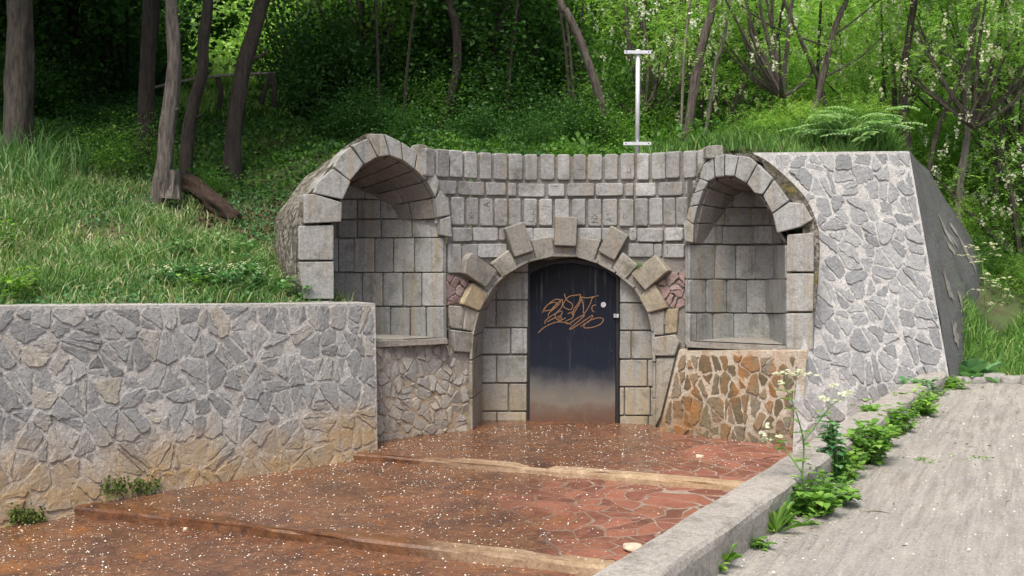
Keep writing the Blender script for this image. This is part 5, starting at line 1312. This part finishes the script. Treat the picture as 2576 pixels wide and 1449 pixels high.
# ---------------------------------------------------------------- logs, stumps, rail
t = thing('tree_stump', (P(435, 480, 11.8)), 'cut grey stump right beside the pale crooked trunk', 'stump')
mb = MB(); a, b = P(432, 500, 11.75), P(438, 428, 11.75); tube(mb, [a, a.lerp(b, .5), b], [.13, .085, .08], 16, rough=.8); mb.build('stump_body', M['bark_stub'], t)
t = thing('fallen_log', P(530, 500, 12.0), 'rotten brown log lying on the bank behind the stump', 'log')
mb = MB(); tube(mb, smoothline([P(455, 458, 12.2), P(500, 478, 12.1), P(545, 515, 11.9), P(600, 548, 11.8)], 5), [.11, .105, .10, .10, .1, .1, .1, .1, .1, .1, .1, .1, .09, .08, .07, .05], 14, rough=1.1); mb.build('log_body', M['wood'], t, True)
t = thing('wooden_rail', P(553, 262, 14.6), 'grey pole rail on short posts in front of the sunlit clearing', 'rail')
mb = MB(); tube(mb, smoothline([P(374, 224, 14.3), P(450, 206, 14.4), P(560, 190, 14.6), P(692, 184, 14.8)], 4), .022, 8, rough=.2); mb.build('pole', M['bark_pale'], t, True)
for pp in ([(546, 194), (556, 225), (551, 275)], [(682, 184), (670, 215), (658, 262)], [(682, 184), (690, 220), (690, 270)]):
    mb = MB(); tube(mb, [P(x, y, 14.62) for x, y in pp], [.04, .035, .035], 8, rough=.2); mb.build('post', M['bark_dark'], t, True)
# ---------------------------------------------------------------- metal post
f_ = P(1603, 392, 11.78)
t = thing('metal_post', f_, 'slim galvanised post with two short flat crossbars standing on the wall', 'post')
mb = MB(); tube(mb, [P(1603, 400, 11.78), P(1605, 125, 11.78)], .027, 14); mb.build('pole', M['metal'], t, True)
for (x0, x1, y) in ((1570, 1638, 131), (1568, 1638, 361)):
    mb = MB(); c_ = P((x0 + x1) / 2, y, 11.74); w_ = (x1 - x0) / F * 11.74
    mb2 = MB(); slab(mb, [c_ + Vector((-w_ / 2, 0, -.019)), c_ + Vector((w_ / 2, 0, -.019)), c_ + Vector((w_ / 2, 0, .019)), c_ + Vector((-w_ / 2, 0, .019))], Vector((0, -1, 0)), .012, .006, .003, .004, .5, 0)
    o = mb.build('crossbar', M['metal'], t)
    for sx in (-1, 1):
        mh = MB(); hc = c_ + Vector((sx * (w_ / 2 - .03), -.0075, 0)); mh.add([hc + Vector((.008 * math.cos(a), 0, .008 * math.sin(a))) for a in [k * math.pi / 4 for k in range(8)]], [tuple(range(8))]); mh.build('bolt_hole', M['blackgap'], o)

# ---------------------------------------------------------------- loose stones, petals, twigs
def pebble(px, py, z, sx, sy, sz, label, mat='loosestone', cat='stone'):
    p = zat(px, py, z); mb = MB(); me = bmesh.new(); bmesh.ops.create_icosphere(me, subdivisions=3, radius=1)
    vs = []
    for v in me.verts:
        k = 1 + .35 * noise.noise(v.co * 1.4 + Vector((px, 0, 0))); co = v.co * k
        co = Vector((max(-.8, min(.8, co.x)), max(-.85, min(.85, co.y)), max(-.7, min(.7, co.z)))); vs.append(Vector((p[0] + co.x * sx, p[1] + co.y * sy, z + sz * .5 + co.z * sz)))
    mb.add(vs, [tuple(v.index for v in f.verts) for f in me.faces]); me.free()
    tag(mb.build('loose_stone', M[mat], None, True), label, cat)
pebble(1491, 1200, -2.17, .055, .04, .04, 'small pale stone lying against the farther step')
pebble(1592, 1382, -2.19, .085, .06, .03, 'flat cream stone beside the kerb near the nearer step')
pebble(1760, 1152, -2.12, .045, .04, .025, 'small stone at the foot of the stained rubble base')
pebble(466, 1333, -2.2, .02, .02, .014, 'tiny white pebble on the wet floor')
for k, (px, py, s_) in enumerate(((2410, 968, .10), (2450, 972, .11), (2500, 968, .13), (2548, 972, .12), (2600, 975, .14))):
    pebble(px, py, -1.6, s_ * 1.3, s_ * .8, s_ * .8, ['first', 'second', 'third', 'fourth', 'fifth'][k] + ' rough edging stone right of the kerb end, along the verge', 'rubble_base')
def scatter(name, n, size, cond, zf, mat, label, aspect=.7):
    x = rs.uniform(-7, 7, n); y = rs.uniform(3.5, 11.6, n); k = cond(x, y); x, y = x[k], y[k]; n = len(x)
    z = np.array([zf(a, b) for a, b in zip(x, y)]) + .008 + rs.rand(n) * .004
    l = size * rs.uniform(.6, 1.4, n); V, Fc = leafquads(np.stack([x, y, z], 1), rnd_dirs(n) * np.array([1, 1, .15]), rnd_dirs(n, 2.2), l, l * aspect)
    tag(npmesh(name, V, Fc, rs.rand(n), mat), label, kind='stuff')
def fz(x, y):
    d = step_d(x, y); return -2.10 - .012 * max(0, 10.5 - y) - (0 if d < S1 else .06 if d < S2 else .135)
kerbside = lambda x, y: (x - k0.x) * kn.x + (y - k0.y) * kn.y
def pet(x, y):
    wet = np.clip(1.15 + .7 * (y > 9.0) - .42 * (x + 1.0) - .5 * np.maximum(0, 7.2 - y), .10, 1)
    cl = .5 + .5 * np.sin(x * 2.7 + 1.7 * np.sin(y * 1.9)) * np.sin(y * 2.9 + x)
    inn = inpoly(x, y, CH); nwall = (x - rwA.x) * nW.x + (y - rwA.y) * nW.y
    return inn & (kerbside(x, y) > .3) & (nwall < -.03) & (rs.rand(len(x)) < wet * (.30 + .9 * cl * (.5 + .5 * np.sin(x * 9 + 3 * np.sin(y * 7)) * np.sin(y * 11)))) & (y < 11.3)
scatter('fallen_petals', 72000, .0128, pet, fz, M['petal'], 'white fallen blossom petals scattered over the wet channel floor')
scatter('fallen_petals', 9000, .014, lambda x, y: (kerbside(x, y) < -.01) & (x < 6) & (y < 10.8), lambda x, y: rz(y) + .008, M['petal'], 'pale petals and grit scattered over the road')
scatter('bark_debris', 5200, .026, lambda x, y: (kerbside(x, y) < -.01) & (x < 6) & (y < 11) & (rs.rand(len(x)) < np.clip((y - 4) / 7 + .6 * np.exp(-((kerbside(x, y) + .15) / .15)**2), .05, 1)), lambda x, y: rz(y) + .006, M['twig'], 'dark bark crumbs scattered over the road', .35)
scatter('bark_debris', 900, .02, lambda x, y: inpoly(x, y, CH) & (kerbside(x, y) > .3) & ((x - rwA.x) * nW.x + (y - rwA.y) * nW.y < -.03), fz, M['twig'], 'dark crumbs scattered over the channel floor', .3)
def twig(pa, pb, z, label):
    a, b = zat(*pa, z), zat(*pb, z); t = Vector((a[0], a[1], z + .012)); u = Vector((b[0], b[1], z + .012)); mb = MB()
    tube(mb, smoothline([t, t.lerp(u, .5) + Vector((.01, .015, .006)), u], 4), [.004, .004, .0038, .0035, .0035, .003, .003, .0026, .002], 6); tag(mb.build('twig', M['twig'], None, True), label, 'twig')
twig((1135, 1240), (1172, 1218), -2.16, 'twig lying at the left end of the farther step')
twig((1580, 1425 - 40), (1592, 1380 - 0), -2.19, 'short dark twig near the cream stone') if False else None
twig((1552, 1421 - 4), (1520, 1417 - 4), -2.2, 'small twig on the nearer step')
twig((1590, 1428 - 115), (1632, 1318), -2.18, 'dark twig on the red paving by the kerb')
twig((1920, 1157), (1962, 1152), -2.12, 'twig on the paving close to the buttress')
twig((1960, 1180 + 330), (2030, 1520), -1.62, 'twig on the road below the frame') if False else None
twig((2170, 1292), (2250, 1300), -1.61, 'thin curved twig on the road below the weeds')
twig((2420, 1130), (2470, 1133), -1.6, 'long pale twig at the top of the road')
# moss at the foot of the left wall
def mossy(px0, px1, py, n, label):
    mb = MB(); c0 = RW.at((px0 + px1) / 2, py)
    for i in range(n):
        p = RW.at(RR.uniform(px0, px1), py + RR.gauss(0, 12), .01 + RR.random() * .04); a = RR.uniform(0, 6.28)
        leaf6(mb, p, Vector((math.cos(a), -.6, math.sin(a))), Vector((0, -1, .3)), .028, .018, .2, RR.random())
    o = mb.build('moss', M['moss'], None); tag(o, label, kind='stuff')
mossy(255, 400, 1222, 260, 'green moss cushion at the foot of the retaining wall'); mossy(20, 110, 1298, 220, 'green moss at the foot of the wall near the left edge')
